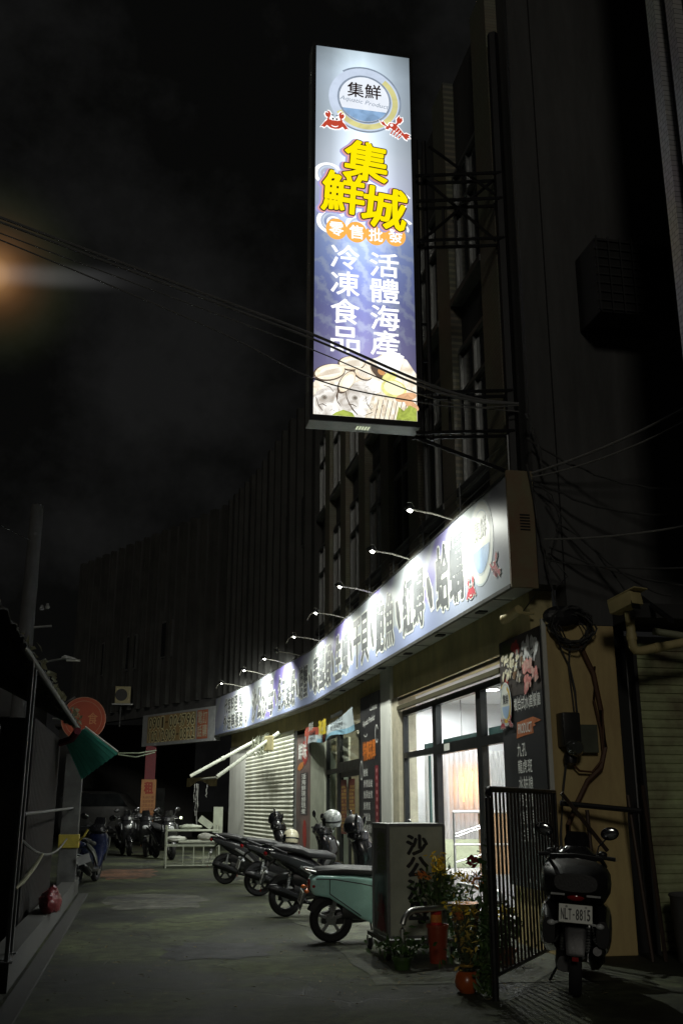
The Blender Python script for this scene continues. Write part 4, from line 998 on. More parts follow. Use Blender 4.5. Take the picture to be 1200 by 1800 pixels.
    mb = MB(); mb.loft([(-.72, .25, .05, .06), (-.6, .26, .075, .085), (-.35, .27, .075, .08), (-.12, .30, .08, .09)], 14, 3, y=.09); mb.loft([(-.5, .36, .10, .10), (-.3, .36, .13, .12), (-.1, .34, .11, .09)], 14, 3); B(mb, 'engine', M('engine alloy', (.09, .09, .092), .45, .7, bump=.05), smooth=True)
    if style != 'retro':
        mb = MB(); mb.tube([(-.05, -.12, .20), (-.2, -.14, .17), (-.32, -.155, .20), (-.40, -.16, .235), (-.55, -.165, .29), (-.80, -.17, .37), (-.88, -.17, .39)], [.018, .018, .022, .052, .062, .062, .035], 14); ex = B(mb, 'exhaust', M('exhaust steel', (.025, .025, .026), .35, .8), smooth=True)
        mb = MB(); mb.prism_y([(-.44, .30), (-.6, .36), (-.74, .41), (-.73, .36), (-.58, .31), (-.44, .25)], -.238, -.226); B(mb, 'heat_shield', panel_grey, ex, bevel=.004)
    for sg in (-1, 1):
        mb = MB(); mb.tube([(-.62, sg*.10, .27), (-.56, sg*.11, .58)], .012, 7)
        for k in range(9): mb.lathe([(.026, 0), (.03, .008), (.026, .016)], (-.61+.004*k, sg*.10, .34+.022*k), 'Z', 10)
        B(mb, 'shock_absorber', galv if style == 'sport' else silver_trim)
    mb = MB(); mb.tube([(-.15, .12, .22), (-.10, .22, .02)], .011, 6); B(mb, 'side_stand', black_metal)
    # front end
    sw = 1.0 if style == 'sport' else 1.08
    mb = MB(); mb.loftz([(.27, .40, .08, .14), (.42, .47, .12, .185*sw), (.60, .53, .145, .21*sw), (.78, .54, .17, .21*sw), (.92, .49, .165, .19*sw), (1.01, .44, .10, .13)], 20, 2.5); B(mb, 'leg_shield', body, smooth=True)
    mb = MB(); mb.ball((.69 if style == 'sport' else .54, 0, .80 if style == 'sport' else 1.02), (.045, .085, .06), 16); B(mb, 'headlight', clear_lens, smooth=True)
    for sg in (-1, 1):
        mb = MB(); mb.prism_y([(.40, .42), (.50, .50), (.66, .74), (.60, .90), (.52, .86), (.56, .74), (.44, .54)], sg*.175, sg*.225); B(mb, 'front_side_panel', accent if style == 'sport' else body, bevel=.015, smooth=True)
    mb = MB(); mb.loftz([(.92, .44, .10, .12), (.99, .44, .17, .19), (1.07, .43, .15, .18), (1.13, .40, .07, .10)], 16, 2.4); B(mb, 'handlebar_cover', body if style == 'retro' else panel_black, smooth=True)
    mb = MB(); mb.loftz([(1.10, .47, .05, .11), (1.18, .51, .03, .12), (1.26, .53, .015, .09)], 14, 2.4); B(mb, 'windscreen', M('smoked screen', (.012, .012, .014), .1, bump=0, coat=.6), smooth=True)
    for sg in (-1, 1):
        mb = MB(); mb.ball((.385, sg*.235, 1.075), (.035, .045, .03), 12); B(mb, 'switch_housing', black_plastic, smooth=True)
    mb = MB(); mb.tube([(.34, -.34, 1.04), (.37, -.20, 1.055), (.40, 0, 1.04), (.37, .20, 1.055), (.34, .34, 1.04)], .012, 8); hb = B(mb, 'handlebar', black_metal, smooth=True)
    for sg in (-1, 1):
        mb = MB(); mb.tube([(.36, sg*.22, 1.05), (.34, sg*.35, 1.04)], .019, 9); B(mb, 'grip', rubber, hb, smooth=True)
        mb = MB(); mb.tube([(.40, sg*.17, 1.04), (.42, sg*.25, 1.035), (.39, sg*.36, 1.03)], .006, 6); B(mb, 'brake_lever', silver_trim, hb)
        mb = MB(); mb.tube([(.39, sg*.18, 1.06), (.40, sg*.20, 1.14), (.36, sg*.27, 1.22)], .007, 6); ms = B(mb, 'mirror', black_metal)
        mb = MB(); mb.ball((.36, sg*.30, 1.265), (.022, .085, .06), 16, Matrix.Rotation(sg*R(12), 4, 'X')); B(mb, 'mirror_housing', gloss_black, ms, smooth=True)
        mb = MB(); mb.ball((.343, sg*.30, 1.265), (.008, .073, .05), 16, Matrix.Rotation(sg*R(12), 4, 'X')); B(mb, 'mirror_face', mirror_glass, ms, smooth=True)
    mb = MB()
    for sg in (-1, 1): mb.tube([(.50, sg*.065, .72), (.66, sg*.075, .25)], .017, 8)
    mb.tube([(.5, -.075, .72), (.5, .075, .72)], .02, 8); B(mb, 'front_fork', galv, smooth=True)
    mb = MB(); rs = []
    for k in range(9):
        a = R(35+k*14); c, s_ = math.cos(a), math.sin(a); rs.append([(.66+c*(.275+dz), yy, .25+s_*(.275+dz)) for yy, dz in ((-.065, -.05), (-.06, .0), (0, .016), (.06, 0), (.065, -.05), (.055, -.05), (.05, -.008), (0, .006), (-.05, -.008), (-.055, -.05))])
    mb.rings(rs); B(mb, 'front_fender', body, smooth=True)
    if box:
        mb = MB(); mb.loft([(-1.0, .90, .17, .07), (-.93, .90, .25, .12), (-.75, .90, .285, .17), (-.45, .86, .27, .20), (-.15, .80, .22, .2), (.05, .74, .15, .14)], 22, 3); bx = B(mb, 'tail_cowl', M('matt black cowl', (.012, .012, .013), .42), smooth=True)
        for sg in (-1, 1):
            mb = MB(); mb.bb(-1.0, -.975, sg*.14-.055, sg*.14+.055, .80, .815); B(mb, 'cowl_reflector', galv, bx)
            mb = MB(); mb.loft([(-.92, .52, .05, .10), (-.75, .55, .075, .17), (-.4, .52, .09, .2), (-.1, .42, .08, .16)], 16, 2.8, y=sg*.21); B(mb, 'side_cowl', panel_black, smooth=True)
        mb = MB(); mb.tube([(-.55, -.24, 1.02), (-.9, -.2, 1.09), (-1.0, 0, 1.11), (-.9, .2, 1.09), (-.55, .24, 1.02)], .018, 8); B(mb, 'carrier_rail', black_metal, smooth=True)
    return t
GRP = 'scooters parked along the shop front'
sA = scooter('scooter', 'black scooter behind the turquoise one, two helmets hanging on its handlebars', (2.68, 14.8, 0), R(-4), panel_black, panel_grey, group=GRP, plate='MKR-2081', lean=R(4)); sA.scale = (.97, 1.08, 1.07)
sB = scooter('scooter', 'black scooter in the middle of the row with a cream helmet on its seat', (2.72, 18.2, 0), R(3), gloss_black, M('worn grey scooter panel', (.10, .10, .105), .4, .2, bump=0), group=GRP, lean=R(4)); sB.scale = (1.04, 1.08, 1.05)
sC = copy_tree(sA); sC.location = (2.33, 20.9, 0); sC.rotation_euler = (R(4), 0, R(-6)); sC['label'] = 'black scooter farthest along the shop front, glossy black helmet on its handlebar'
teal = M('turquoise scooter paint', (.42, .72, .67), .24, 0, bump=0, coat=.7, var=.06)
scooter('scooter', 'turquoise scooter with dark seat, its front hidden behind the lightbox on wheels', (2.83, 12.0, 0), R(-3), teal, galv, 'retro', GRP, 'EWA-3376', lean=R(4))
scooter('scooter', 'large black scooter seen from behind with white plate NLT-8815', (3.82, 8.95, 0), R(66), panel_black, panel_grey, group='scooters parked around the street', plate='NLT-8815', lean=R(4), box=True, pz=.17)
scooter('scooter', 'blue and black scooter beside the grey post on the left kerb', (-.98, 21.6, 0), R(76), M('blue scooter paint', (.012, .018, .06), .25, bump=0, coat=.5), panel_grey, group='scooters parked around the street', lean=R(4))
for i, (x, y, a, lab) in enumerate(((-.35, 33.5, -80, 'leftmost of the three dark scooters parked in front of the arcade'), (.35, 32.6, -98, 'middle one of the three dark scooters parked in front of the arcade'), (.75, 31.0, -70, 'dark scooter right beside the metal table frame by the arcade'))):
    c = copy_tree(sA); c.location = (x, y, 0); c.rotation_euler = (R(4), 0, R(a)); c['label'] = lab; c['group'] = 'scooters parked before the arcade'

# helmets
def helmet(label, loc, rz, mt, tilt=0):
    t = thing('helmet', label, 'helmet', loc, 0, 'helmets on the parked scooters', rot=(tilt, 0, rz)); ORG[t] = Vector((0, 0, 0))
    mb = MB(); prof = [(.118, -.10), (.134, -.05), (.14, 0), (.133, .05), (.11, .095), (.07, .125), (.03, .138), (.001, .14)]
    mb.lathe(prof, (0, 0, .10), 'Z', 26); o = mb.build('shell', mt, t, local=True, smooth=True)
    mb = MB(); mb.lathe([(.137, -.015), (.143, 0), (.137, .015)], (0, 0, .075), 'Z', 26, True); mb.build('rim_band', black_plastic, t, local=True, smooth=True)
    mb = MB(); rs = []
    for k in range(13):
        a = R(-65+k*130/12); c, s_ = math.cos(a), math.sin(a)
        rs.append([(.148*c, .148*s_, .015), (.153*c, .153*s_, .07), (.142*c, .142*s_, .13), (.138*c, .138*s_, .13), (.149*c, .149*s_, .07), (.144*c, .144*s_, .015)])
    mb.rings(rs); mb.build('visor', M('smoked visor', (.01, .01, .012), .06, bump=0, coat=1), t, local=True, smooth=True)
    mb = MB(); mb.tube([(0, .12, .02), (.02, .08, -.07), (.02, 0, -.10), (.02, -.08, -.07), (0, -.12, .02)], .006, 5); mb.build('strap', black_plastic, t, local=True)
helmet('glossy black helmet on the handlebar in front of the white shutter', (2.70, 20.85, 1.14), R(200), gloss_black)
helmet('cream helmet resting on a black scooter seat', (2.62, 18.15, .86), R(160), M('cream helmet paint', (.62, .58, .42), .3, bump=0, coat=.5), R(10))
helmet('silver patterned helmet hanging from a scooter mirror', (2.80, 15.12, 1.20), R(150), M('silver black mottled paint', (.45, .48, .46), .22, scale=14, var=.9, bump=0, coat=.6), R(-8))
helmet('matt black helmet beside the silver patterned one', (3.0, 14.50, 1.13), R(230), M('matt dark helmet', (.035, .035, .037), .35, bump=0), R(6))

# ================================================================== lightbox on a trolley
tb = thing('trolley_lightbox', 'unlit white lightbox sign on a wheeled steel trolley, black brush characters on its front', 'sign', (2.5, 10.57, 0))
bx0, bx1, by0, by1, bz0, bz1 = 2.55, 3.15, 10.61, 11.3, .21, 1.30
w = MB(); w.bb(bx0, bx1, by0, by1, bz0, bz1); w.build('box', M('dirty white acrylic', (.44, .46, .38), .35, scale=2.2, var=.25, stain=(.30, .32, .26), bump=0), tb, bevel=.006)
w = MB()
for x in (bx0, bx1):
    for y_ in (by0, by1): w.bb(x-.014, x+.014, y_-.014, y_+.014, bz0, bz1)
for z_ in (bz0, bz1):
    for y_ in (by0, by1): w.bb(bx0+.0145, bx1-.0145, y_-.013, y_+.013, z_-.014, z_+.014)
    for x in (bx0, bx1): w.bb(x-.013, x+.013, by0+.0145, by1-.0145, z_-.013, z_+.013)
w.build('box_frame', galv, tb)
w = MB(); w.bb(bx0+.01, bx1-.01, by0+.01, by1-.01, bz1+.002, bz1+.012); w.build('box_lid', white_paint, tb)
FT = Frame((bx0, by0-.002, bz0), (1, 0, 0)); FS = Frame((bx0-.002, by1, bz0), (0, -1, 0))
words(tb, 'brush_lettering', M('black brush ink', (.012, .012, .014), .5, bump=0), FT, [('沙公沙母', .20, .12, .42, 1.0, 'v')], .002, .045, .12)
flat(tb, 'side_print', [[(.03, .03), (.71, .03), (.71, 1.05), (.03, 1.05)]], M('dark side print', (.14, .14, .135), .4, scale=3, var=.6, bump=0), FS, .002)
words(tb, 'side_lettering', M('dark green print', (.10, .13, .045), .5, bump=0), FS, [('集鮮', .22, .58, .60, 1.03, 'v')], .006, .03)
for cx, cz, rr in ((.35, .38, .2), (.45, .50, .14)): flat(tb, 'shadow_print', [[(cx+rr*math.cos(a/9*2*PI)*rj.uniform(.6, 1.2), cz+rr*.8*math.sin(a/9*2*PI)*rj.uniform(.6, 1.2)) for a in range(9)]], M('black side print', (.03, .03, .035), .4, bump=0), FS, .0045+cx*.002)
for cx, cz in ((.40, .16), (.38, .30)):
    crab_r = M('dark red print', (.20, .02, .025), .45, bump=0); crab(tb, FS, cx, cz-.03, .13 if cz < .2 else .09, .010 if cz < .2 else .0165, crab_r, crab_r, ink)
w = MB()
for x in (bx0-.03, bx1+.03): w.bb(x-.02, x+.02, by0-.12, by1+.12, .155, .195)
for y_ in (by0-.1, by1+.1): w.bb(bx0-.0095, bx1+.0095, y_-.02, y_+.02, .157, .193)
w.build('trolley_frame', M('rusty trolley steel', (.10, .095, .085), .5, .6), tb, bevel=.003)
for x in (bx0-.03, bx1+.03):
    for y_ in (by0-.08, by1+.08):
        c = MB(); c.lathe([(.055, -.018), (.06, 0), (.055, .018), (.02, .02), (.02, -.02)], (x, y_, .061), 'X', 18, True); cw = c.build('caster', rubber, tb, smooth=True)
        c = MB(); c.bb(x-.028, x-.022, y_-.03, y_+.03, .05, .15); c.bb(x+.022, x+.028, y_-.03, y_+.03, .05, .15); c.build('caster_fork', galv, cw)

# ================================================================== stainless rails, fence
def urail(label, p, q, h, r, rb):
    p, q = Vector((*p, 0)), Vector((*q, 0)); d = (q-p).normalized()
    t = thing('hoop_rail', label, 'rail', p, 0, 'stainless hoop rails by the door')
    path = [p]
    for k in range(7): a = PI/2*k/6; path.append(p+d*rb*(1-math.cos(a))+Vector((0, 0, h-rb+rb*math.sin(a))))
    for k in range(7): a = PI/2*k/6; path.append(q-d*rb*(1-math.sin(a))+Vector((0, 0, h-rb+rb*math.cos(a))))
    path.append(q)
    w = MB(); w.tube(path, r, 12); w.build('tube', steel, t, smooth=True)
    for pt in (p, q):
        w = MB(); w.lathe([(.001, .0), (.06, 0), (.06, .01), (r+.012, .018), (r+.004, .04)], pt, 'Z', 18); w.build('base_flange', steel, t)
urail('stainless hoop rail in front of the wheeled lightbox', (2.53, 9.98), (3.82, 10.66), .52, .03, .16)
urail('shorter stainless hoop rail against the shop door', (3.98, 12.9), (4.05, 11.4), .55, .026, .12)
P0, P1 = Vector((2.87, 8.33, 0)), Vector((4.22, 10.16, 0)); dv = (P1-P0).normalized(); Lf = (P1-P0).length
fe = thing('barred_gate', 'black barred metal gate with rounded top corner beside the shop wall', 'gate', P0)
w = MB(); path = [P0]
for k in range(6): a = PI/2*k/5; path.append(P0+dv*.07*(1-math.cos(a))+Vector((0, 0, 1.56+.07*math.sin(a))))
path += [P1+Vector((0, 0, 1.63)), P1+Vector((0, 0, 0))]
w.tube(path, .028, 10); w.tube([P0+dv*.02+Vector((0, 0, .18)), P1+Vector((0, 0, .18))], .018, 8)
w.build('frame', M('worn black gate paint', (.03, .03, .03), .3, .5), fe, smooth=True)
for k in range(1, 20):
    p = P0+dv*(Lf*k/20); w = MB(); w.tube([p+Vector((0, 0, .18)), p+Vector((0, 0, 1.61))], .011, 7); w.build('bar', M('worn gate bar', (.055, .042, .036), .3, .5), fe)
print('vehicles ok')

# ================================================================== inside the shop
disc_e = E_('ceiling lamp diffuser', (.97, .98, 1), 620)
for i, (x, y_) in enumerate(((5.42, 15.35), (5.2, 12.6), (7.6, 13.5), (5.1, 17.0))):
    lab = ['round lit ceiling lamp seen through the pane above the shop door', 'round ceiling lamp inside the shop nearest the seafood poster', 'round ceiling lamp deepest inside the shop', 'round ceiling lamp behind the left shop window'][i]
    t = thing('ceiling_lamp', lab, 'lamp', (x, y_, 3.30), group='ceiling lamps in the shop')
    w = MB(); w.lathe([(.13, -.0), (.135, -.03), (.12, -.035), (.118, -.02)], (x, y_, 3.30), 'Z', 28); w.build('rim', white_paint, t, smooth=True)
    w = MB(); w.lathe([(.001, -.022), (.117, -.022), (.117, -.004)], (x, y_, 3.30), 'Z', 28); w.build('diffuser', disc_e, t)
for i, (x, y_) in enumerate(((5.4, 22.6), (5.6, 20.4))):
    t = thing('tube_light', ['tube light on the ceiling behind the shop banner', 'tube light on the ceiling behind the dark menu panel'][i], 'lamp', (x, y_, 3.3), group='tube lights in the second bay')
    w = MB(); w.bb(x-.6, x+.6, y_-.04, y_+.04, 3.25, 3.3); w.build('housing', white_paint, t)
    w = MB(); w.tube([(x-.57, y_, 3.23), (x+.57, y_, 3.23)], .018, 10); w.build('tube', E_('warm tube light', (1, .96, .78), 60), t, smooth=True)
HX, HY, HZ = 5.50, 17.14, 1.74  # added emitter that stands in for the orange reflection on the ribbed panel
t = thing('glow_source', 'added orange glow source behind the translucent ribbed panel', 'lamp', (HX, HY, HZ))
w = MB(); w.bb(HX-.34, HX-.32, HY-.175, HY+.25, HZ-.5, HZ+.42); w.bb(HX+.32, HX+.34, HY-.175, HY+.25, HZ-.5, HZ+.42); w.bb(HX-.3195, HX+.3195, HY-.175, HY+.25, HZ+.40, HZ+.42); w.bb(HX-.3195, HX+.3195, HY-.175, HY+.25, HZ-.5, HZ-.48); w.bb(HX-.3195, HX+.3195, HY+.23, HY+.249, HZ-.479, HZ+.399)
w.build('baffle', M('dull hood metal', (.25, .2, .15), .5, .5), t)  # box added to confine the orange glow to one spot of the panel
w = MB(); w.ball((HX, HY+.02, HZ), (.09, .06, .2), 14); w.ball((HX-.08, HY+.02, HZ+.16), (.10, .06, .08), 12); w.ball((HX+.12, HY+.02, HZ+.24), (.12, .06, .09), 12); w.build('bulb', E_('orange glow emitter', (1, .43, .10), 13), t, smooth=True)
w = MB(); w.tube([(HX, HY+.1, HZ+.42), (HX, HY+.1, 3.3)], .008, 6); w.build('cord', cable_black, t)
box_m = M('cardboard', (.48, .30, .16), .75, scale=5, var=.15)
for i, (z0, lab) in enumerate(((.503, 'lower cardboard box of the stack on the step inside the shop door'), (.953, 'upper cardboard box of the stack on the step inside the shop door'))):
    t = thing('cardboard_box', lab, 'box', (5.40, 15.30, z0), group='cardboard boxes inside the shop')
    w = MB(); w.box((5.40+.01*i, 15.34, z0+.225), (.46, .42, .448), rz=R(3*i-4)); w.build('carton', box_m, t, bevel=.004)
    w = MB(); w.box((5.40+.01*i, 15.34, z0+.2255), (.06, .424, .45), rz=R(3*i-4)); w.build('tape', M('brown tape', (.36, .22, .11), .25, bump=0), t)
t = thing('stair_rail', 'stainless rail with sloping bars standing behind the shop door', 'rail', (5.0, 15.12, .5))
w = MB()
for x in (4.66, 5.16, 5.75): w.tube([(x, 15.12, .502), (x, 15.12, 1.40)], .020, 8)
w.tube([(4.64, 15.12, 1.40), (5.77, 15.12, 1.40)], .022, 8); w.tube([(4.64, 15.12, .93), (5.77, 15.12, .93)], .016, 8); w.build('frame', steel, t, smooth=True)
for a, b in (((4.68, 1.08), (5.14, 1.22)), ((4.68, 1.04), (5.14, 1.18)), ((4.68, .68), (5.14, .80))):
    w = MB(); w.tube([(a[0], 15.12, a[1]), (b[0], 15.12, b[1])], .013, 7); w.build('bar', steel, t)

# ================================================================== posters and banners on the shop front
poster_bg = M('dark grey poster print', (.032, .033, .036), .4, scale=2, var=.3, bump=0)
FPo = Frame((4.262, 11.72, .62), (0, -1, 0)); PW, PH = 1.30, 2.80
po = thing('seafood_poster', 'tall dark poster with seafood picture, round badge and white Chinese dish names', 'poster', (4.262, 11.72, .62))
slab(FPo, 0, PW, 0, PH, .03, 'board', poster_bg, po)
def shape(cx, cz, rx, rz_, a, k=10, jit=.25): return [(cx+math.cos(a)*x-math.sin(a)*y, cz+math.sin(a)*x+math.cos(a)*y) for x, y in [(rx*math.cos(2*PI*i/k)*rj.uniform(1-jit, 1+jit*.4), rz_*math.sin(2*PI*i/k)*rj.uniform(1-jit, 1+jit*.4)) for i in range(k)]]
pcol = {n: M('poster '+n, c, .45, scale=14, var=.45, bump=0) for n, c in (('cream', (.85, .76, .56)), ('grey', (.40, .37, .34)), ('dark', (.07, .06, .055)), ('pink', (.85, .32, .30)), ('salmon', (.9, .50, .44)), ('red', (.42, .03, .03)), ('yellow', (.62, .42, .05)), ('green', (.06, .08, .025)), ('ice', (.80, .84, .86)), ('brown', (.22, .13, .07)))}
flat(po, 'photo_base', [[(.0, 2.12), (PW, 2.10), (PW, PH), (0, PH-.02)]], pcol['dark'], FPo, .002)
dd = .003
def scatter(nm, col, n, x0, x1, z0, z1, r0, r1, asp=(.4, .9)):
    global dd
    for _ in range(max(1, n//8)):
        polys = []
        for i in range(8):
            r_ = rj.uniform(r0, r1); r_ *= .72; polys.append(shape(rj.uniform(x0, x1), 2.74-(2.74-rj.uniform(z0, z1))*.56, r_, r_*rj.uniform(*asp), rj.uniform(-.2, 1.4)))
        mb = MB()
        for k, p in enumerate(polys): mb.face([FPo.P(min(PW-.01, max(.01, x)), min(PH-.01, y), dd+.00006*k) for x, y in p])
        mb.build(nm, pcol[col], po); dd += .0007
scatter('leaf_print', 'green', 16, .05, .5, 2.45, 2.75, .06, .12); scatter('ice_print', 'ice', 16, .72, 1.2, 2.25, 2.68, .07, .15)
scatter('lobster_print', 'red', 8, .45, .7, 2.5, 2.75, .06, .12); scatter('shell_print', 'grey', 24, .3, .95, 1.9, 2.5, .05, .10); scatter('shell_print', 'brown', 16, .4, .95, 1.85, 2.4, .03, .07)
scatter('oyster_print', 'cream', 24, .06, .62, 2.05, 2.52, .05, .11, (.3, .5)); scatter('shell_print', 'dark', 16, .35, 1.0, 1.85, 2.4, .025, .05)
scatter('oyster_print', 'ice', 8, .1, .6, 2.1, 2.5, .02, .05); scatter('oyster_print', 'cream', 16, .3, .9, 1.9, 2.4, .02, .05)
scatter('prawn_print', 'pink', 16, .82, 1.22, 1.68, 2.2, .08, .13); scatter('prawn_print', 'salmon', 16, .84, 1.22, 1.7, 2.22, .05, .09)
scatter('pepper_print', 'yellow', 8, .08, .22, 1.82, 1.95, .04, .07); scatter('pepper_print', 'red', 8, .2, .3, 1.86, 1.98, .03, .05)
FPo2 = FPo
bx_, bz_ = .20, 2.04
flat(po, 'badge', [ell(bx_, bz_, .19, .26, 32)], ink_white, FPo, dd+.001); mb = MB(); annulus(FPo, mb, bx_, bz_, .13, .18, .165, .225, dd+.002, 40, -2, 1.2); mb.build('badge_crescent', pcol['yellow'], po)
mb = MB(); annulus(FPo, mb, bx_, bz_, .165, .225, .18, .245, dd+.003); mb.build('badge_ring', grey_v, po)
flat(po, 'badge_sea', [ell(bx_, bz_, .125, .17, 24, 0, PI*1.05, PI*1.95)], sea_v, FPo, dd+.003)
words(po, 'badge_lettering', ink, FPo, [('集鮮', bx_-.1, bz_+.0, bx_+.1, bz_+.12)], dd+.004, .01, .05)
crab(po, FPo, bx_-.12, bz_-.24, .06, dd+.006, red_v, ink_white, ink); lobster(po, FPo, bx_+.13, bz_-.22, .06, dd+.006, red_v, ink_white)
pw = M('poster white ink', (.80, .81, .78), .5, bump=0)
words(po, 'tagline_lettering', pw, FPo, [('複合式水產餐廳', .42, 1.94, 1.26, 2.08)], .004, .012, .22)
mb = MB()
for k in range(6): x = .42+.12*(k+1); mb.face([FPo.P(x-.004, 1.92, .004), FPo.P(x+.004, 1.92, .004), FPo.P(x+.004, 2.10, .004), FPo.P(x-.004, 2.10, .004)])
mb.build('tagline_bars', pw, po)
mb = MB()
mb.face([FPo.P(x, z_+.59, .003) for x, z_ in [(.46, 1.03), (.5, 1.21), (1.0, 1.24), (1.24, 1.185), (1.02, 1.165), (1.08, 1.14), (.98, 1.13), (1.0, 1.06), (.7, 1.05)]]); mb.build('brush_stroke', M('orange brush print', (.50, .16, .06), .5, scale=20, var=.4, bump=0), po)
mb = MB(); put(mb, 'PRODUCT', FPo, .52, 1.67, .96, 1.78, .006, .02, sh=.2); mb.build('brush_lettering', pw, po)
mb = MB(); yy = 1.56
for s_ in ('九孔', '龍虎斑', '水姑娘', '帝王蟹', '鮑魚貝', '生魚片'):
    put_row(mb, s_, FPo, .46, yy-.145, .46+.15*len(s_), yy, .004, .012, .12); yy -= .185
    if yy < .1: break
mb.build('dish_lettering', pw, po)
mb = MB()
for c_ in range(3):
    for r_ in range(5): put(mb, rj.choice('蒸炒煮湯烤炸片魚蝦'), FPo, .62+c_*.17, .06+r_*.06-.0, .70+c_*.17, .105+r_*.06, .0075, .004) if r_ < 1 else None
mb.build('price_lettering', pw, po)
# dark menu panel on the white column side
FM = Frame((4.235, 19.85, .25), (0, -1, 0)); MW, MH = 1.68, 3.3
me_ = thing('menu_panel', 'dark vertical menu panel with orange script and rows of white dish names', 'poster', (4.235, 19.85, .25))
slab(FM, 0, MW, 0, MH, .04, 'board', M('charcoal menu print', (.03, .03, .033), .4, scale=3, var=.3, bump=0), me_)
mb = MB(); put(mb, 'Aquatic Product', FM, .25, 2.72, 1.3, 2.86, .003, .015, sh=.3, fx=lambda x, y: (x, y+.06*(x-.7))); put(mb, 'Cuisine', FM, .9, 2.98, 1.5, 3.1, .003, .01, sh=.3); mb.build('script_lettering', pw, me_)
mb = MB(); annulus(FM, mb, .5, 2.58, .12, .05, .15, .065, .003, 20, 3.4, 6.1); annulus(FM, mb, 1.45, 2.52, .10, .14, .13, .17, .003, 24, .5, 5.6); annulus(FM, mb, .1, 1.9, .1, .16, .12, .19, .003, 24); mb.build('swirl_print', pw, me_)
words(me_, 'orange_lettering', M('orange print', (.70, .20, .03), .5, bump=0), FM, [('特價菜單', .25, 2.08, 1.35, 2.42)], .003, .04, .02)
mb = MB(); yy = 1.92
for k in range(9):
    n = (2, 4, 4, 3, 3, 5, 4, 3, 4)[k]; s_ = ''.join(rj.sample('海鮮魚蝦蟹貝蛤湯麵飯炒蒸煮烤鮑參', n)); put_row(mb, s_, FM, .28, yy-.14, .28+.2*n, yy, .003, .012, .15); yy -= .205
mb.build('dish_lettering', pw, me_)
flat(me_, 'red_strip', [[(1.28, .1), (1.58, .1), (1.58, 1.95), (1.28, 1.95)]], M('dark red strip print', (.20, .02, .03), .5, scale=6, var=.5, bump=0), FM, .002)
mb = MB()
for k in range(14): mb.face([FM.P(x, y_, .004) for x, y_ in ell(1.43, 1.86-k*.128, .06, .04, 10)])
mb.build('price_dots', M('pink print', (.5, .2, .2), .5, bump=0), me_)
# narrow menu banner beside the shutter
pA, pB = Vector((4.055, 27.1)), Vector((4.21, 25.6)); du = (pB-pA)
FNB = Frame((pA.x-.02, pA.y, .35), (du.x, du.y, 0)); NW = du.length
nbn = thing('narrow_menu_banner', 'narrow rust brown menu banner between the shutter and the second shop window', 'banner', (pA.x-.02, pA.y, .35))
slab(FNB, .05, NW-.05, 0, 2.95, .02, 'cloth', M('rust brown banner', (.16, .10, .085), .6, scale=2, var=.5, stain=(.07, .065, .065)), nbn)
flat(nbn, 'dark_field', [[(.45, .9), (1.2, .9), (1.2, 1.95), (.45, 1.95)]], M('banner dark field', (.06, .05, .05), .5, bump=0), FNB, .002)
words(nbn, 'banner_lettering', pw, FNB, [('活海鮮現撈現煮', .58, .92, 1.02, 1.93, 'v'), ('鮮味', .2, 2.3, 1.1, 2.7)], .005, .02)
flat(nbn, 'prawn_print', [shape(.9, 2.45, .3, .34, .4, 12), shape(.95, .45, .2, .4, .1, 12)], M('banner red print', (.36, .05, .04), .5, bump=0), FNB, .0035)
flat(nbn, 'prawn_print', [shape(.5, 2.12, .34, .1, .2, 12)], M('banner orange print', (.5, .18, .05), .5, bump=0), FNB, .0037)
# cloth banner hung in front of the second bay, one corner dropped
cb_ = thing('cloth_banner', 'pale blue and red printed cloth banner sagging over the second shop window', 'banner', (4.12, 26.0, 2.95))
def cloth(name, poly_fn, mt, d, nx=26, nz=8):
    mb = MB(); V = []
    for i in range(nx+1):
        col = []
        for j in range(nz+1):
            u, v = i/nx, j/nz
            yv = 25.9+(19.95-25.9)*u; zt = 3.42+.02*math.sin(u*9)-.16*math.sin(u*PI)-.02*u; zb = 2.98-.10*math.sin(u*PI*.8)+.06*u-.03*math.cos(u*14)
            if u > .8: zb -= (u-.8)*.2
            zz_ = zb+(zt-zb)*v; xx = 4.13-.05*math.sin(u*11+v*2)*(1-v*.6)-.03-.06*(1-v)*math.sin(u*3)
            col.append(mb.b.verts.new((xx-d, yv, zz_)))
        V.append(col)
    for i in range(nx):
        for j in range(nz):
            if poly_fn((i+.5)/nx, (j+.5)/nz): mb.b.faces.new((V[i][j], V[i+1][j], V[i+1][j+1], V[i][j+1]))
    for v in [v for v in mb.b.verts if not v.link_faces]: mb.b.verts.remove(v)
    return mb, mb.build(name, mt, cb_, smooth=True)
cloth('cloth', lambda u, v: True, M('pale banner cloth', (.50, .58, .62), .7, scale=2, var=.25), 0)
cloth('red_print', lambda u, v: (u < .3 and v > .45) or (.05 < u < .12) or (.42 < u < .5 and v < .6), M('banner cloth red', (.48, .09, .05), .7, scale=6, var=.4), .003)
cloth('blue_print', lambda u, v: v < .22 and u > .3, M('banner cloth blue', (.22, .42, .55), .7, scale=4, var=.3), .003)
def cfx(F): return F
FCb = Frame((4.02, 25.9, 2.93), (0, -1, 0))
mb = MB(); put(mb, '海產', FCb, 2.35, .12, 3.35, .46, 0, .05); mb.build('yellow_lettering', M('banner yellow print', (.75, .58, .05), .6, bump=0), cb_)
mb = MB(); 
for r_ in range(3): put_row(mb, '鮮活魚蝦蟹貝', FCb, 3.9, .14+r_*.12, 5.3, .23+r_*.12, .0, .015)
for r_ in range(2): put_row(mb, '代客料理', FCb, 1.0, .08+r_*.11, 1.9, .165+r_*.11, .0, .015)
mb.build('small_lettering', M('banner dark print', (.04, .05, .06), .6, bump=0), cb_)
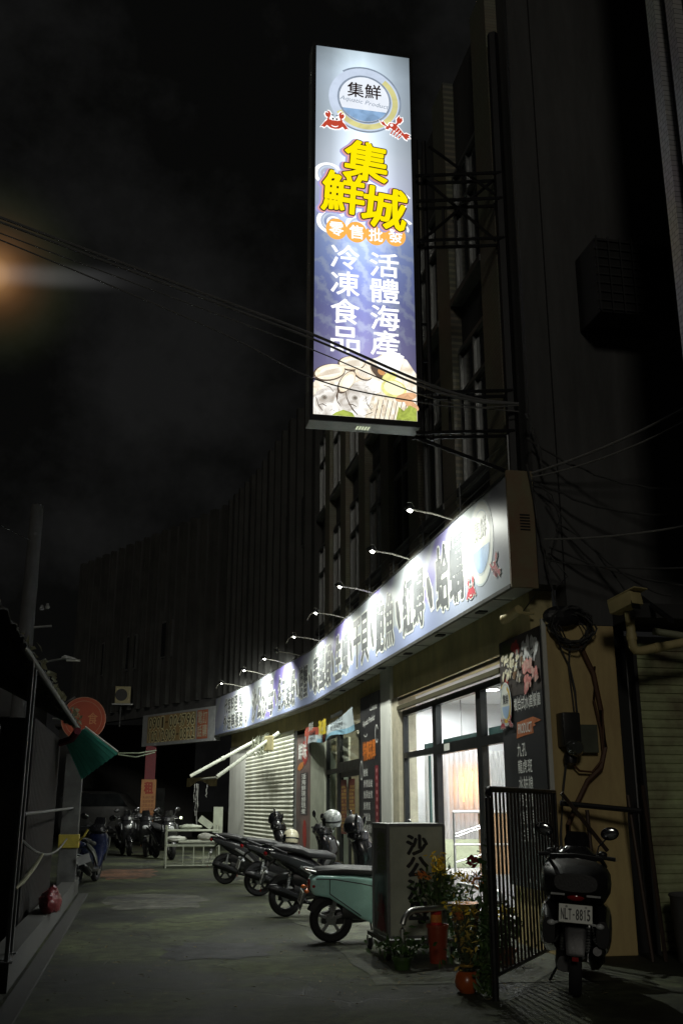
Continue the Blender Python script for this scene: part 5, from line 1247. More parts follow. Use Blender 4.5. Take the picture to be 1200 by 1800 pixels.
mb = MB(); put(mb, '鮮', FCb, .9, .32, 1.6, .52, .001, .03); mb.build('white_lettering', ink_white, cb_)

# ================================================================== plants by the door
leaf = M('leaf green', (.045, .095, .02), .5, scale=9, var=.5, bump=0); leaf2 = M('pale leaf green', (.10, .15, .04), .5, scale=9, var=.5, bump=0)
yellow = M('yellow petals', (.85, .58, .04), .6, scale=20, var=.4, bump=0); orangep = M('orange petals', (.70, .22, .04), .6, scale=20, var=.4, bump=0); redleaf = M('dark red leaf', (.18, .02, .02), .5, bump=0)
stem_m = M('plant stem', (.05, .07, .025), .6, bump=0)
def leaves(name, mt, par, c, r, n, size, rr=random.Random(5)):
    mb = MB()
    for _ in range(n):
        v = Vector((rr.gauss(0, .45), rr.gauss(0, .45), rr.gauss(0, .45)))
        p = Vector(c)+Vector((v.x*r[0], v.y*r[1], v.z*r[2]))
        if p.z < .03: p.z = .03+rr.random()*.05
        mb.quadleaf(p, Vector((rr.uniform(-1, 1), rr.uniform(-1, 1), rr.uniform(-.2, 1))).normalized(), size*rr.uniform(.2, .4), size*rr.uniform(.6, 1.2))
    return mb.build(name, mt, par)
def stems(par, c, h, n, spread, rr=random.Random(9)):
    mb = MB()
    for _ in range(n):
        a = rr.uniform(0, 2*PI); d_ = rr.uniform(.1, 1)*spread
        mb.tube([(c[0], c[1], c[2]), (c[0]+math.cos(a)*d_*.4, c[1]+math.sin(a)*d_*.4, c[2]+h*.6), (c[0]+math.cos(a)*d_, c[1]+math.sin(a)*d_, c[2]+h*rr.uniform(.8, 1.05))], .006, 5)
    return mb.build('stem', stem_m, par)
def pot(par, c, r, h, mt, name='pot'):
    mb = MB(); mb.lathe([(.001, .002), (r*.78, .002), (r*.97, h-.03), (r*1.07, h-.03), (r*1.07, h), (r*.95, h), (r*.9, h-.05), (.001, h-.05)], c, 'Z', 24); return mb.build(name, mt, par, smooth=True)
red_pot_m = M('red plastic pot', (.27, .042, .016), .35, bump=.03, var=.15)
t = thing('potted_flowers', 'yellow flowers in a tall red plastic pot in front of the wheeled lightbox', 'plant', (2.97, 10.30, 0))
pot(t, (2.97, 10.30, 0), .105, .36, red_pot_m)
w = MB(); w.lathe([(.001, 0), (.055, 0), (.055, .15), (.05, .155), (.001, .155)], (2.95, 10.265, .345), 'Z', 20); can = w.build('can', M('red can', (.55, .03, .03), .25, bump=0), t, smooth=True)
w = MB(); w.lathe([(.0555, .04), (.0557, .05), (.0557, .10), (.0555, .11)], (2.95, 10.265, .345), 'Z', 20); w.build('can_band', orangep, can)
stems(t, (2.97, 10.30, .32), .55, 14, .22); leaves('foliage', leaf, t, (3.0, 10.31, .64), (.25, .2, .25), 190, .05); leaves('foliage', leaf2, t, (3.10, 10.33, .70), (.22, .18, .2), 90, .05)
leaves('petals', yellow, t, (2.99, 10.28, .92), (.09, .09, .12), 110, .035); leaves('petals', orangep, t, (2.82, 10.28, .82), (.08, .08, .05), 26, .035); leaves('petals', yellow, t, (3.24, 10.33, .80), (.14, .1, .06), 40, .04)
t = thing('wrapped_flowers', 'withering yellow flowers wrapped in clear film in a round orange pot', 'plant', (2.76, 8.72, 0))
w = MB(); w.lathe([(.001, .0), (.06, .0), (.098, .045), (.105, .09), (.09, .14), (.07, .165), (.001, .165)], (2.76, 8.72, 0), 'Z', 22); w.build('pot', M('orange glazed pot', (.40, .085, .015), .3, bump=.05, coat=.2), t, smooth=True)
w = MB(); w.lathe([(.07, .17), (.05, .21), (.085, .4), (.12, .62), (.15, .70)], (2.76, 8.72, 0), 'Z', 13); w.build('film', glass_mat('clear film', (.88, .88, .82), .35, .12), t)
w = MB(); w.lathe([(.056, .2), (.06, .21), (.056, .22)], (2.76, 8.72, 0), 'Z', 16, True); w.build('ribbon', M('gold ribbon', (.5, .3, .06), .3, .5), t)
stems(t, (2.76, 8.72, .15), .5, 18, .09); leaves('petals', M('dry yellow petals', (.75, .56, .12), .7, scale=20, var=.5, bump=0), t, (2.76, 8.72, .45), (.10, .10, .24), 170, .035)
leaves('petals', orangep, t, (2.72, 8.72, .60), (.08, .06, .05), 50, .03); leaves('petals', yellow, t, (2.72, 8.7, .66), (.16, .08, .05), 50, .035); leaves('foliage', leaf, t, (2.78, 8.74, .35), (.12, .12, .2), 70, .05)
t = thing('climbing_plant', 'dark green climber growing up the post end of the black gate', 'plant', (2.84, 8.55, 0))
stems(t, (2.87, 8.5, 0), 1.0, 10, .06); leaves('foliage', leaf, t, (2.87, 8.50, .42), (.07, .07, .62), 300, .05); leaves('foliage', leaf2, t, (2.86, 8.52, .2), (.10, .09, .25), 70, .05)
leaves('petals', redleaf, t, (2.80, 8.55, 1.04), (.08, .06, .05), 20, .05); leaves('petals', orangep, t, (2.82, 8.52, .9), (.07, .06, .06), 16, .045)
specs = [((3.40, 10.75, 0), .11, .18, .55, 'leafy green plant in a black pot between the lightbox and the hoop rail', black_plastic, leaf, 240), ((3.48, 11.5, 0), .10, .16, .50, 'pale green plant in a white pot near the shop door', white_paint, leaf2, 200),
         ((3.02, 9.2, 0), .10, .12, .30, 'low bushy plant in a grey pot behind the orange flower pot', galv, leaf, 260), ((3.62, 10.15, 0), .10, .14, .46, 'small shrub with yellow tips in a clay pot beside the gate', M('clay pot', (.26, .11, .06), .7), leaf2, 200), ((2.52, 9.98, 0), .09, .12, .26, 'small drooping plant in a green pot left of the red pot', leaf, leaf, 120)]
for (c, r, h, top, lab, pm_, lm, n) in specs:
    t = thing('potted_plant', lab, 'plant', c, group='potted plants by the shop door')
    pot(t, c, r, h, pm_); stems(t, (c[0], c[1], h-.05), top-h, 10, .16); leaves('foliage', lm, t, (c[0], c[1], h+(top-h)*.6), (.26, .24, (top-h)*.75), n, .055)
    if 'yellow' in lab: leaves('petals', yellow, t, (c[0], c[1], top+.02), (.18, .16, .06), 40, .035)
    if 'pale' in lab: leaves('petals', M('white petals', (.6, .6, .55), .6, bump=0), t, (c[0], c[1], top*.7), (.22, .2, .15), 40, .03)
t = thing('wall_chart', 'yellow wall chart hanging inside the left shop window', 'chart', (5.22, 17.97, 1.1))
w = MB(); w.bb(5.08, 5.34, 17.955, 17.976, 1.1, 1.95); w.build('sheet', M('yellow chart print', (.55, .45, .16), .5, scale=12, var=.5, bump=0), t)
w = MB(); w.bb(5.075, 5.345, 17.945, 17.977, 1.951, 1.975); w.build('top_strip', teal_rail, t)
mb = MB(); rl = random.Random(31)
for _ in range(420):
    y_ = 8.3+abs(rl.gauss(0, 3.2)); x = rl.uniform(1.6, 4.1) if rl.random() < .7 else rl.uniform(-.75, 1.6)
    if y_ < 24: mb.quadleaf((x, y_, .013+rl.random()*.006), Vector((rl.uniform(-.25, .25), rl.uniform(-.25, .25), 1)).normalized(), rl.uniform(.006, .016), rl.uniform(.012, .034))
o = mb.build('fallen_leaves', M('dry fallen leaves', (.20, .16, .07), .8, scale=30, var=.6, bump=0)); o['kind'] = 'stuff'; o['label'] = 'scattered dry leaves and grit on the lane'; o['category'] = 'leaves'
print('front ok')

# ================================================================== right-hand side: cables, pipes, neighbours
def sag(a, b, drop, n=14, wob=0):
    a, b = Vector(a), Vector(b); return [a.lerp(b, k/n)-Vector((0, 0, drop*4*(k/n)*(1-k/n)))+Vector((rj.uniform(-wob, wob), rj.uniform(-wob, wob), rj.uniform(-wob, wob))) for k in range(n+1)]
def cable(label, path, r, group='overhead cables', m=None):
    mb = MB(); mb.tube(path, r, 6); o = mb.build('cable', m or cable_black, loc=path[-1], smooth=True); return tag(o, label, 'cable', group)
L0 = Vector((-9.0, 12.4, 10.9))
def spl(P, n=6):
    P = [Vector(p) for p in P]; out = []
    for i in range(len(P)-1):
        a, b, c, d = P[max(i-1, 0)], P[i], P[i+1], P[min(i+2, len(P)-1)]
        for k in range(n):
            t = k/n; out.append(.5*((2*b)+(c-a)*t+(2*a-5*b+4*c-d)*t*t+(3*b-a-3*c+d)*t*t*t))
    return out+[P[-1]]
grey_sheath = M('weathered cable sheath', (.15, .15, .15), .6, bump=0)
def over(dz, dy=0, end=(4.16, 10.4, 6.08), flat_=0): return spl([(-9, 10.6+dy, 10.3+dz), (-4, 10.56+dy, 8.62+dz), (.29, 10.5+dy, 7.24+dz), (1.7, 10.5+dy, 6.80+dz), (2.95, 10.5+dy, 6.33+dz+flat_), (3.63, 10.48+dy, 6.14+dz*.6+flat_), end])
cable('thickest upper cable crossing the lower part of the vertical sign', over(0), .017, m=grey_sheath)
cable('second thick cable just under the thickest one across the vertical sign', over(-.045, .03), .011, m=grey_sheath)
cable('third cable of the bunch crossing the vertical sign', over(-.075, -.03), .014, m=grey_sheath)
cable('thin cable crossing the sign just above the lemon slice', over(-.17, .05, (4.16, 10.4, 5.98), .02), .0075, m=grey_sheath)
cable('lowest thin cable crossing the seafood picture on the vertical sign', spl([(-9, 10.6, 10.1), (-4, 10.55, 8.4), (.3, 10.5, 6.85), (1.71, 10.5, 6.24), (2.94, 10.5, 6.05), (3.6, 10.48, 6.02), (4.16, 10.4, 6.06)]), .0085, m=grey_sheath)
cable('pale cable pair climbing from the building corner to the top right', sag((4.22, 10.28, 5.17), (6.6, 8.6, 6.3), .16), .014, m=M('grey cable sheath', (.16, .16, .15), .5, bump=0))
cable('lower cable of the pair climbing from the building corner', sag((4.22, 10.28, 5.12), (6.6, 8.6, 6.18), .22), .010, m=M('grey cable sheath', (.16, .16, .15), .5, bump=0))
cable('cable running right from the sign end cap at lamp height', sag((4.26, 10.1, 4.34), (6.6, 8.8, 4.6), .12), .012, m=M('grey cable sheath', (.16, .16, .15), .5, bump=0))
cable('sagging cable below the sign end cap on the right', sag((4.26, 10.1, 4.1), (6.4, 9.2, 4.0), .10), .010)
cable('loose cable curling down beside the sign end cap', [(4.22, 10.3, 5.1), (4.42, 10.2, 4.9), (4.5, 10.2, 4.6), (4.38, 10.25, 4.2), (4.55, 10.2, 3.95), (4.45, 10.3, 3.85)], .008)
cable('thin cable hanging from the sky above the left roof', sag((-5.0, 12, 6.6), (-2.2, 19, 4.4), .4), .012)
cable('cable fixed to the left utility pole under its top', sag((-7.0, 12, 9.0), (-2.3, 19, 6.3), .5), .010)
rc = random.Random(21)
for i, (a_, b_, dr, r_) in enumerate((((4.2, 10.3, 5.9), (4.35, 10.2, 5.15), -.12, .016), ((4.2, 10.3, 5.6), (6.4, 9.4, 5.0), .35, .012), ((4.3, 10.25, 5.05), (6.2, 9.6, 4.75), .25, .014), ((4.35, 10.2, 4.9), (5.6, 9.9, 3.7), .2, .012), ((4.5, 10.3, 4.6), (5.3, 10.1, 3.6), -.15, .010), ((4.4, 10.3, 4.3), (6.5, 9.5, 3.75), .15, .013), ((4.2, 10.35, 5.3), (4.45, 10.3, 3.6), .1, .012))):
    cable(('black cable bending down from the sign bracket to the fascia corner', 'slack cable from the bracket mast towards the right edge', 'dark cable leaving the fascia corner towards the right', 'cable falling from the fascia corner to the right camera pipe', 'cable arching over the cable coil', 'lowest dark cable running right above the shutter canopy', 'cable dropping behind the fascia end cap to the coil')[i], sag(a_, b_, dr, 16, .012), r_)
# coil of cable on the pillar, meter, boxes
t = thing('cable_coil', 'tangled coil of black cable hung at the top of the tan pillar', 'cable coil', (4.62, 10.35, 3.2))
for k in range(9):
    a0 = rj.uniform(0, 6); rx, rz_ = rj.uniform(.16, .27), rj.uniform(.16, .24); cx, cz = 4.62+rj.uniform(-.05, .05), 3.42+rj.uniform(-.05, .05)
    w = MB(); w.tube([(cx+rx*math.cos(a0+2*PI*j/20), 10.33+.05*math.sin(j*1.3+k)-.004*k, cz+rz_*math.sin(a0+2*PI*j/20)) for j in range(20)], rj.uniform(.007, .014), 6, True); w.build('loop', cable_black, t, smooth=True)
w = MB(); w.ball((4.5, 10.33, 3.52), (.22, .07, .12), 14); w.build('wrap', black_plastic, t)
for i, (lab, path, r, m_) in enumerate((
    ('black cable pair dropping from the coil to the meter box', [(4.6, 10.36, 3.25), (4.58, 10.38, 3.0), (4.63, 10.38, 2.7), (4.64, 10.38, 2.4), (4.6, 10.34, 2.1)], .012, cable_black),
    ('thin black cable from the left of the coil', [(4.42, 10.36, 3.4), (4.5, 10.38, 3.15), (4.57, 10.38, 3.0), (4.6, 10.385, 2.6), (4.62, 10.38, 2.2)], .008, cable_black),
    ('thick rust brown conduit looping down the tan pillar', [(4.72, 10.36, 3.2), (4.86, 10.38, 2.9), (4.92, 10.38, 2.5), (4.93, 10.37, 2.1), (4.86, 10.36, 1.88), (4.7, 10.36, 1.75), (4.55, 10.36, 1.5), (4.45, 10.37, 1.3), (4.42, 10.37, .3)], .028, M('rust brown conduit', (.10, .045, .02), .6, bump=.1)),
    ('second brown cable beside the thick conduit', [(4.88, 10.38, 2.98), (4.84, 10.37, 2.6), (4.89, 10.36, 2.3), (4.9, 10.36, 2.0)], .014, M('rust brown conduit', (.10, .045, .02), .6)),
    ('brown cable bowing under the meter box', [(4.5, 10.34, 1.95), (4.6, 10.33, 1.85), (4.75, 10.34, 1.84), (4.86, 10.35, 1.95)], .013, M('rust brown conduit', (.10, .045, .02), .6)),
    ('dark cable running straight down from the meter box', [(4.47, 10.34, 2.0), (4.42, 10.36, 1.7), (4.36, 10.37, 1.2), (4.36, 10.37, .2)], .014, cable_black),
    ('small cable arching above the little camera', [(4.24, 10.9, 3.75), (4.24, 10.8, 3.66), (4.25, 10.62, 3.72), (4.27, 10.5, 3.78)], .006, cable_black))):
    cable(lab, path, r, 'cables on the tan pillar', m_)
t = thing('electric_meter', 'dark electric meter box with round glass dial on the tan pillar', 'meter', (4.52, 10.3, 2.0))
w = MB(); w.bb(4.40, 4.60, 10.22, 10.417, 2.1, 2.46); w.build('case', M('dark meter case', (.03, .03, .028), .35), t, bevel=.02, smooth=True)
w = MB(); w.lathe([(.001, -.09), (.06, -.085), (.085, -.05), (.09, 0)], (4.51, 10.22, 2.08), 'Y', 22); w.build('dial', M('meter glass', (.06, .065, .06), .08, bump=0, coat=1), t, smooth=True)
w = MB(); w.bb(4.62, 4.84, 10.33, 10.417, 2.04, 2.34); w.build('breaker_box', M('grey green box', (.09, .10, .07), .6), t, bevel=.008)
w = MB(); w.lathe([(.001, 0), (.07, .03), (.075, .09), (.06, .14), (.001, .15)], (4.5, 10.32, 1.9), 'Z', 18); w.build('lower_case', black_plastic, t, smooth=True)
beige = M('aged beige plastic', (.50, .42, .20), .5, var=.15)
t = thing('security_camera', 'small beige bullet camera on the wall band above the seafood poster', 'camera', (4.2, 10.62, 3.58))
w = MB(); w.tube([(4.10, 11.0, 3.60), (4.16, 10.72, 3.66)], .055, 14); w.tube([(4.09, 11.04, 3.595), (4.1, 11.0, 3.60)], .06, 14); w.build('barrel', beige, t, smooth=True)
w = MB(); w.tube([(4.16, 10.75, 3.64), (4.22, 10.65, 3.6), (4.29, 10.6, 3.6)], .018, 8); w.build('bracket', beige, t)
t = thing('security_camera', 'large boxy beige camera housing on a pipe over the right roller shutter', 'camera', (4.93, 9.62, 3.3))
rot = Matrix.Rotation(R(20), 4, 'Z') @ Matrix.Rotation(R(-12), 4, 'X')
w = MB(); w.box((4.92, 9.62, 3.55), (.17, .34, .15), rot=rot); w.build('housing', beige, t, bevel=.02, smooth=True)
w = MB(); w.box((4.94, 9.60, 3.635), (.20, .40, .014), rot=rot); w.build('sun_shield', beige, t, bevel=.004)
w = MB(); w.box((4.95, 9.452, 3.50), (.11, .012, .09), rot=rot); w.build('lens', M('camera front glass', (.01, .01, .01), .1, bump=0), t)
w = MB(); w.tube([(4.95, 9.66, 3.47), (4.98, 9.7, 3.38), (5.05, 9.8, 3.36)], .03, 8); w.build('bracket', beige, t)
t = thing('drain_pipe', 'beige plastic pipe with elbow crossing above the right roller shutter', 'pipe', (5.08, 9.8, 3.05))
w = MB(); w.tube([(5.05, 9.8, 3.40), (5.055, 9.8, 3.2), (5.06, 9.8, 3.12), (5.09, 9.8, 3.08), (5.15, 9.8, 3.075), (5.7, 9.78, 3.19), (7.0, 9.76, 3.42)], .048, 14); w.build('pipe', beige, t, smooth=True)
w = MB(); w.tube([(5.054, 9.8, 3.26), (5.056, 9.8, 3.19)], .056, 14); w.tube([(5.30, 9.795, 3.105), (5.36, 9.793, 3.12)], .055, 14); w.build('pipe_socket', beige, t, smooth=True)
t = thing('drain_pipe', 'shorter grey green pipe just above the beige elbow pipe', 'pipe', (5.5, 10.0, 3.28)); 
w = MB(); w.tube([(5.42, 10.0, 3.33), (5.75, 9.95, 3.28), (7.0, 9.8, 3.2)], .04, 12); w.build('pipe', M('grey green plastic', (.26, .27, .18), .5), t, smooth=True)
# neighbour with roller shutter
nbm = thing('neighbour_unit', 'dark neighbouring unit with a greenish closed roller shutter on the right', 'building', (5.35, 10.42, 0))
w = MB(); w.bb(5.162, 5.372, 10.6, 10.75, 0, 3.447); w.build('recess', M('black recess', (.02, .02, .02), .9), nbm)
sh = MB(); V = []; z = .02; prof = []
while z < 3.2: prof += [(z, 0), (z+.008, .018), (z+.05, .026), (z+.086, .014), (z+.09, 0)]; z += .096
for zz_, o_ in prof: V.append([sh.b.verts.new((x, 10.50-o_, zz_)) for x in (5.42, 9.2)])
for A, B in zip(V, V[1:]): sh.b.faces.new((A[0], A[1], B[1], B[0]))
sh.build('roller_shutter', M('dirty green shutter', (.46, .54, .29), .55, scale=1.4, var=.3, stain=(.13, .085, .06)), nbm)
w = MB(); w.bb(5.374, 5.418, 10.42, 10.5, 0, 3.3); w.build('shutter_guide', M('dark guide', (.03, .03, .03), .5), nbm)
w = MB(); w.bb(5.16, 9.4, 9.9, 10.416, 3.46, 3.62); w.build('canopy', M('dark canopy sheet', (.03, .03, .03), .8), nbm)
w = MB()
for x in (5.5, 6.6): w.tube([(x, 10.4, 3.8), (x-.3, 9.2, 3.3)], .03, 6)
w.build('canopy_strut', black_metal, nbm)
bt_m = tile_mat('pale facade tile', (.55, .55, .54), (.46, .46, .46), (.13, .13, .13), .09, .06)
rt = thing('tiled_building', 'near dark building at the right edge with two pale tiled strips up its corner', 'building', (4.9, 8.0, 0))
w = MB(); w.bb(5.0, 9, 5.5, 7.99, 5.02, 16); w.build('wall', M('very dark wall', (.05, .05, .05), .8), rt)
w = MB(); w.bb(4.9, 5.02, 7.84, 8.0, 5.0, 16.002); w.build('tiled_strip', bt_m, rt)
w = MB(); w.bb(4.9, 5.02, 7.50, 7.64, 5.0, 16.002); w.build('tiled_strip', bt_m, rt)
# rack of pipes leaning behind the gate
t = thing('leaning_bars', 'dark leaning steel bars between the gate and the pillar', 'bars', (4.3, 10.05, 0))
w = MB(); w.tube([(4.3, 10.2, 1.52), (5.1, 10.0, 1.44)], .028, 8); w.build('crossbar', black_metal, t)
for x0, z0, x1, z1 in ((4.28, 1.62, 4.7, 1.05), (4.55, 1.45, 4.55, 0.0), (5.02, 1.6, 5.1, 0), (5.2, 1.7, 5.24, 0)):
    w = MB(); w.tube([(x0, 10.1, z0), (x1, 10.0, z1)], .022, 7); w.build('bar', M('brown steel bar', (.06, .04, .03), .5, .4), t)
bn = MB(); bn.lathe([(.001, 0), (.20, 0), (.235, .60), (.25, .62), (.24, .64), (.22, .60), (.001, .58)], (5.55, 9.9, 0), 'Z', 28)
tag(bn.build('barrel', M('grey plastic barrel', (.10, .10, .10), .5), loc=(5.55, 9.9, 0), smooth=True), 'grey plastic barrel standing before the right roller shutter', 'barrel')

# ================================================================== left-hand side
shed = thing('roadside_shed', 'dark low shed with corrugated roof and leaf-littered eave on the left', 'shed', (-1.2, 6, 0))
w = MB(); w.bb(-5, -1.3, 4, 9.2, 0, 2.55); w.bb(-5, -1.3, 12.6, 16.6, 0, 2.5)
w.bb(-5, -3.2, 9.201, 12.599, 0, 2.5)
w.build('wall', M('black stained board', (.022, .022, .022), .85), shed)
for ya, yb in ((6.0, 9.2), (12.6, 16.6)):
    w = MB(); V = []; n = int((yb-ya)/.02)
    for i in range(n+1):
        y_ = ya+(yb-ya)*i/n; o_ = .012*math.sin(y_*2*PI/.09)
        V.append([w.b.verts.new((-1.285+o_, y_, .02)), w.b.verts.new((-1.285+o_, y_, 2.5))])
    for A, B in zip(V, V[1:]): w.b.faces.new((A[0], A[1], B[1], B[0]))
    w.build('wall_cladding', M('rusty dark cladding', (.020, .020, .019), .8, scale=1.5, stain=(.016, .010, .008)), shed)
w = MB(); w.bb(-2.4, -1.28, 9.55, 9.66, .02, 2.2); w.build('back_panel', M('grey tile panel', (.05, .05, .05), .7), shed)
w = MB(); n = 150
V = []
for i in range(n+1):
    y_ = 3.0+13.9*i/n; zo = .018*math.sin(i*2.1)
    V.append([w.b.verts.new((-1.0+.012*math.sin(i*5.1), y_, 2.78-.014*(y_-9)+zo)), w.b.verts.new((-5.2, y_, 4.9-.014*(y_-9)+zo))])
for A, B in zip(V, V[1:]): w.b.faces.new((A[0], B[0], B[1], A[1]))
roof = w.build('roof', M('dark corrugated sheet', (.05, .05, .05), .7), shed)
sol = roof.modifiers.new('thickness', 'SOLIDIFY'); sol.thickness = .012
w = MB(); rr = random.Random(4)
for _ in range(130):
    y_ = rr.uniform(8.5, 16.8); w.quadleaf((-1.0+rr.uniform(-.18, .05), y_, 2.80-.014*(y_-9)+rr.uniform(-.02, .09)), Vector((rr.uniform(-1, 1), rr.uniform(-1, 0), rr.uniform(0, 1))).normalized(), rr.uniform(.015, .05), rr.uniform(.03, .09))
w.build('leaf_litter', M('dry leaf litter', (.22, .22, .13), .7, var=.5), shed)
w = MB(); w.tube([(-1.02, 8.6, 2.77), (-1.02, 16.8, 2.66)], .03, 8); w.build('gutter', M('pale gutter', (.2, .2, .19), .5), shed)
w = MB()
w.bb(-1.22, -1.0, 9.4, 19.5, 0, .26); tag(w.build('kerb_wall', M('low concrete kerb', (.085, .085, .08), .8, scale=3), loc=(-1.1, 12, 0)), 'low concrete kerb wall along the left edge of the road', 'kerb')
w = MB(); w.bb(-.95, -.80, 6.5, 19.0, 0, .03); structure(w.build('road_edge', M('gutter concrete', (.055, .055, .052), .8), loc=(-.87, 12, 0)))
pole_m = M('thin galvanised pole', (.22, .22, .22), .5, .5)
for i, (x, y_, z1, lab) in enumerate(((-1.0, 9.2, 2.72, 'nearer of two thin metal posts under the shed eave'), (-1.03, 9.75, 2.72, 'farther of two thin metal posts under the shed eave'))):
    t = thing('eave_post', lab, 'post', (x, y_, 0), group='posts under the shed eave')
    w = MB(); w.tube([(x, y_, 0.262), (x, y_, z1)], .02, 8); w.build('post', pole_m, t, smooth=True)
    w = MB(); w.bb(x-.05, x+.05, y_-.05, y_+.05, .262, .272); w.build('foot_plate', pole_m, t)
w = MB(); w.tube([(-1.02, 9.75, 1.42), (-1.12, 18.3, 1.45)], .018, 8); tag(w.build('pipe_rail', pole_m, loc=(-1.02, 9.75, 1.42), smooth=True), 'thin horizontal pipe from the eave post to the grey post', 'pipe')
w = MB(); w.tube(sag((-1.02, 9.75, 1.2), (-1.18, 18.2, .95), .18), .014, 6); tag(w.build('rope', M('grey rope', (.16, .16, .15), .8), loc=(-1.02, 9.75, 1.2)), 'slack grey rope tied from the eave post to the grey post', 'rope')
w = MB(); w.tube([(-1.02, 9.6, .80), (-.99, 9.9, .84), (-.94, 10.3, .94), (-.90, 10.6, 1.04)], [.012, .02, .02, .012], 8); tag(w.build('bamboo_stick', M('pale stick', (.36, .35, .22), .6), loc=(-1.02, 9.6, .8), smooth=True), 'pale curved stick poking out beside the eave post', 'stick')
t = thing('grey_post', 'broad grey post wrapped with a yellow band near the blue scooter', 'post', (-1.18, 18.4, 0))
w = MB(); w.bb(-1.30, -1.0, 18.3, 18.5, 0, 2.35); w.build('post', M('peeling grey paint', (.13, .13, .126), .6, scale=4, var=.5), t, bevel=.012)
w = MB(); w.bb(-1.32, -.98, 18.28, 18.52, .80, 1.02); w.build('band', M('dirty yellow tape', (.45, .36, .06), .5, scale=6, var=.4), t, bevel=.012)
w = MB(); w.tube([(-.98, 18.3, .92), (-.90, 18.25, .99), (-.84, 18.25, 1.10)], .02, 6); w.build('tape_tail', M('dirty yellow tape', (.45, .36, .06), .5), t)
w = MB(); w.box((-.88, 18.25, .62), (.22, .012, .14), rot=Matrix.Rotation(R(-20), 4, 'Y')); w.build('tag_plate', M('grey tag', (.3, .3, .3), .5), t)
from mathutils import noise as mnoise
w = MB(); w.ball((-1.0, 13.4, .37), (.11, .42, .14), 40)
for v in w.b.verts:
    q_ = mnoise.noise(v.co*9)*.05+abs(mnoise.noise(v.co*21+Vector((3, 1, 5))))*.045; v.co += (v.co-Vector((-1.0, v.co.y, .37))).normalized()*q_
    if v.co.z < .263: v.co.z = .263
tag(w.build('red_bag', M('red plastic sheet', (.16, .022, .028), .3, scale=9, var=.5), loc=(-1.0, 13.4, .26), smooth=True), 'crumpled red plastic bag on the left kerb wall', 'bag')
w = MB(); w.bb(-1.75, -1.30, 8.2, 9.1, .0, .98); tag(w.build('concrete_block', M('pale cement block', (.22, .22, .21), .8), loc=(-1.5, 8.6, 0), bevel=.02), 'pale concrete block wall stub at the lower left edge', 'wall')
# turquoise corrugated awning
t = thing('corrugated_awning', 'turquoise corrugated plastic awning tilted out from the shed corner', 'awning', (-1.2, 16.2, 2.5))
w = MB(); c0, c1, c2, c3 = Vector((-1.20, 16.4, 2.46)), Vector((-.86, 15.6, 2.60)), Vector((-.36, 15.6, 2.24)), Vector((-.90, 16.4, 1.88))
V = []; N = 48
for i in range(N+1):
    a = c0.lerp(c1, i/N); b = c3.lerp(c2, i/N); up = Vector((.5, 0, .75))*.022*math.sin(i*1.05)
    V.append([w.b.verts.new(a.lerp(b, j/4)+up) for j in range(5)])
for A, B in zip(V, V[1:]):
    for j in range(4): w.b.faces.new((A[j], B[j], B[j+1], A[j+1]))
sheet = w.build('sheet', M('turquoise corrugated plastic', (.12, .62, .52), .4, scale=2, var=.3), t)
sheet.modifiers.new('thickness', 'SOLIDIFY').thickness = .006
w = MB(); w.tube([c1+Vector((0, 0, .02)), c2+Vector((0, 0, .02))], .014, 6); w.build('edge_strip', white_paint, t)
w = MB(); w.tube([c0+Vector((-.06, -.1, -.04)), c0+Vector((.12, -.35, .0)), c1+Vector((-.1, -.1, -.05))], .055, 8); w.build('red_roll', M('dark red cloth roll', (.16, .015, .03), .8), t)
w = MB(); w.tube([c2, (-.05, 15.7, 2.25), (.20, 15.9, 2.30)], .012, 6); w.tube([c2+Vector((0, 0, -.02)), (-.1, 15.7, 2.19), (.18, 15.9, 2.27)], .010, 6); w.build('support_rod', M('pale green rod', (.25, .30, .2), .5), t)
# round red vegetarian-food sign
t = thing('round_sign', 'round red sign with two pale characters above the turquoise awning', 'sign', (-1.03, 18.0, 2.5))
w = MB(); w.lathe([(.001, -.05), (.36, -.05), (.375, -.035), (.375, .035), (.36, .05), (.001, .05)], (-1.03, 18.0, 2.92), 'Y', 48); w.build('disc', M('red sign acrylic', (.42, .07, .03), .35, bump=0, var=.15, scale=2), t, smooth=True)
FR = Frame((-1.03, 17.948, 2.92), (1, 0, 0))
mb = MB(); annulus(FR, mb, 0, 0, .30, .30, .308, .308, .001, 48); annulus(FR, mb, 0, 0, .362, .362, .372, .372, .001, 48); mb.build('ring_print', M('pale sign print', (.48, .26, .16), .5, bump=0), t)
words(t, 'sign_lettering', M('faded sign characters', (.62, .26, .11), .5, bump=0), FR, [('素', -.24, -.09, -.06, .11), ('食', .07, -.09, .24, .11)], .001, .01, .05)
w = MB(); w.tube([(-1.40, 18.05, 2.9), (-1.35, 18.05, 3.2), (-1.2, 18.05, 3.3)], .016, 6); w.tube([(-1.55, 18.05, 2.92), (-1.40, 18.05, 2.92)], .02, 8); w.build('bracket', galv, t)
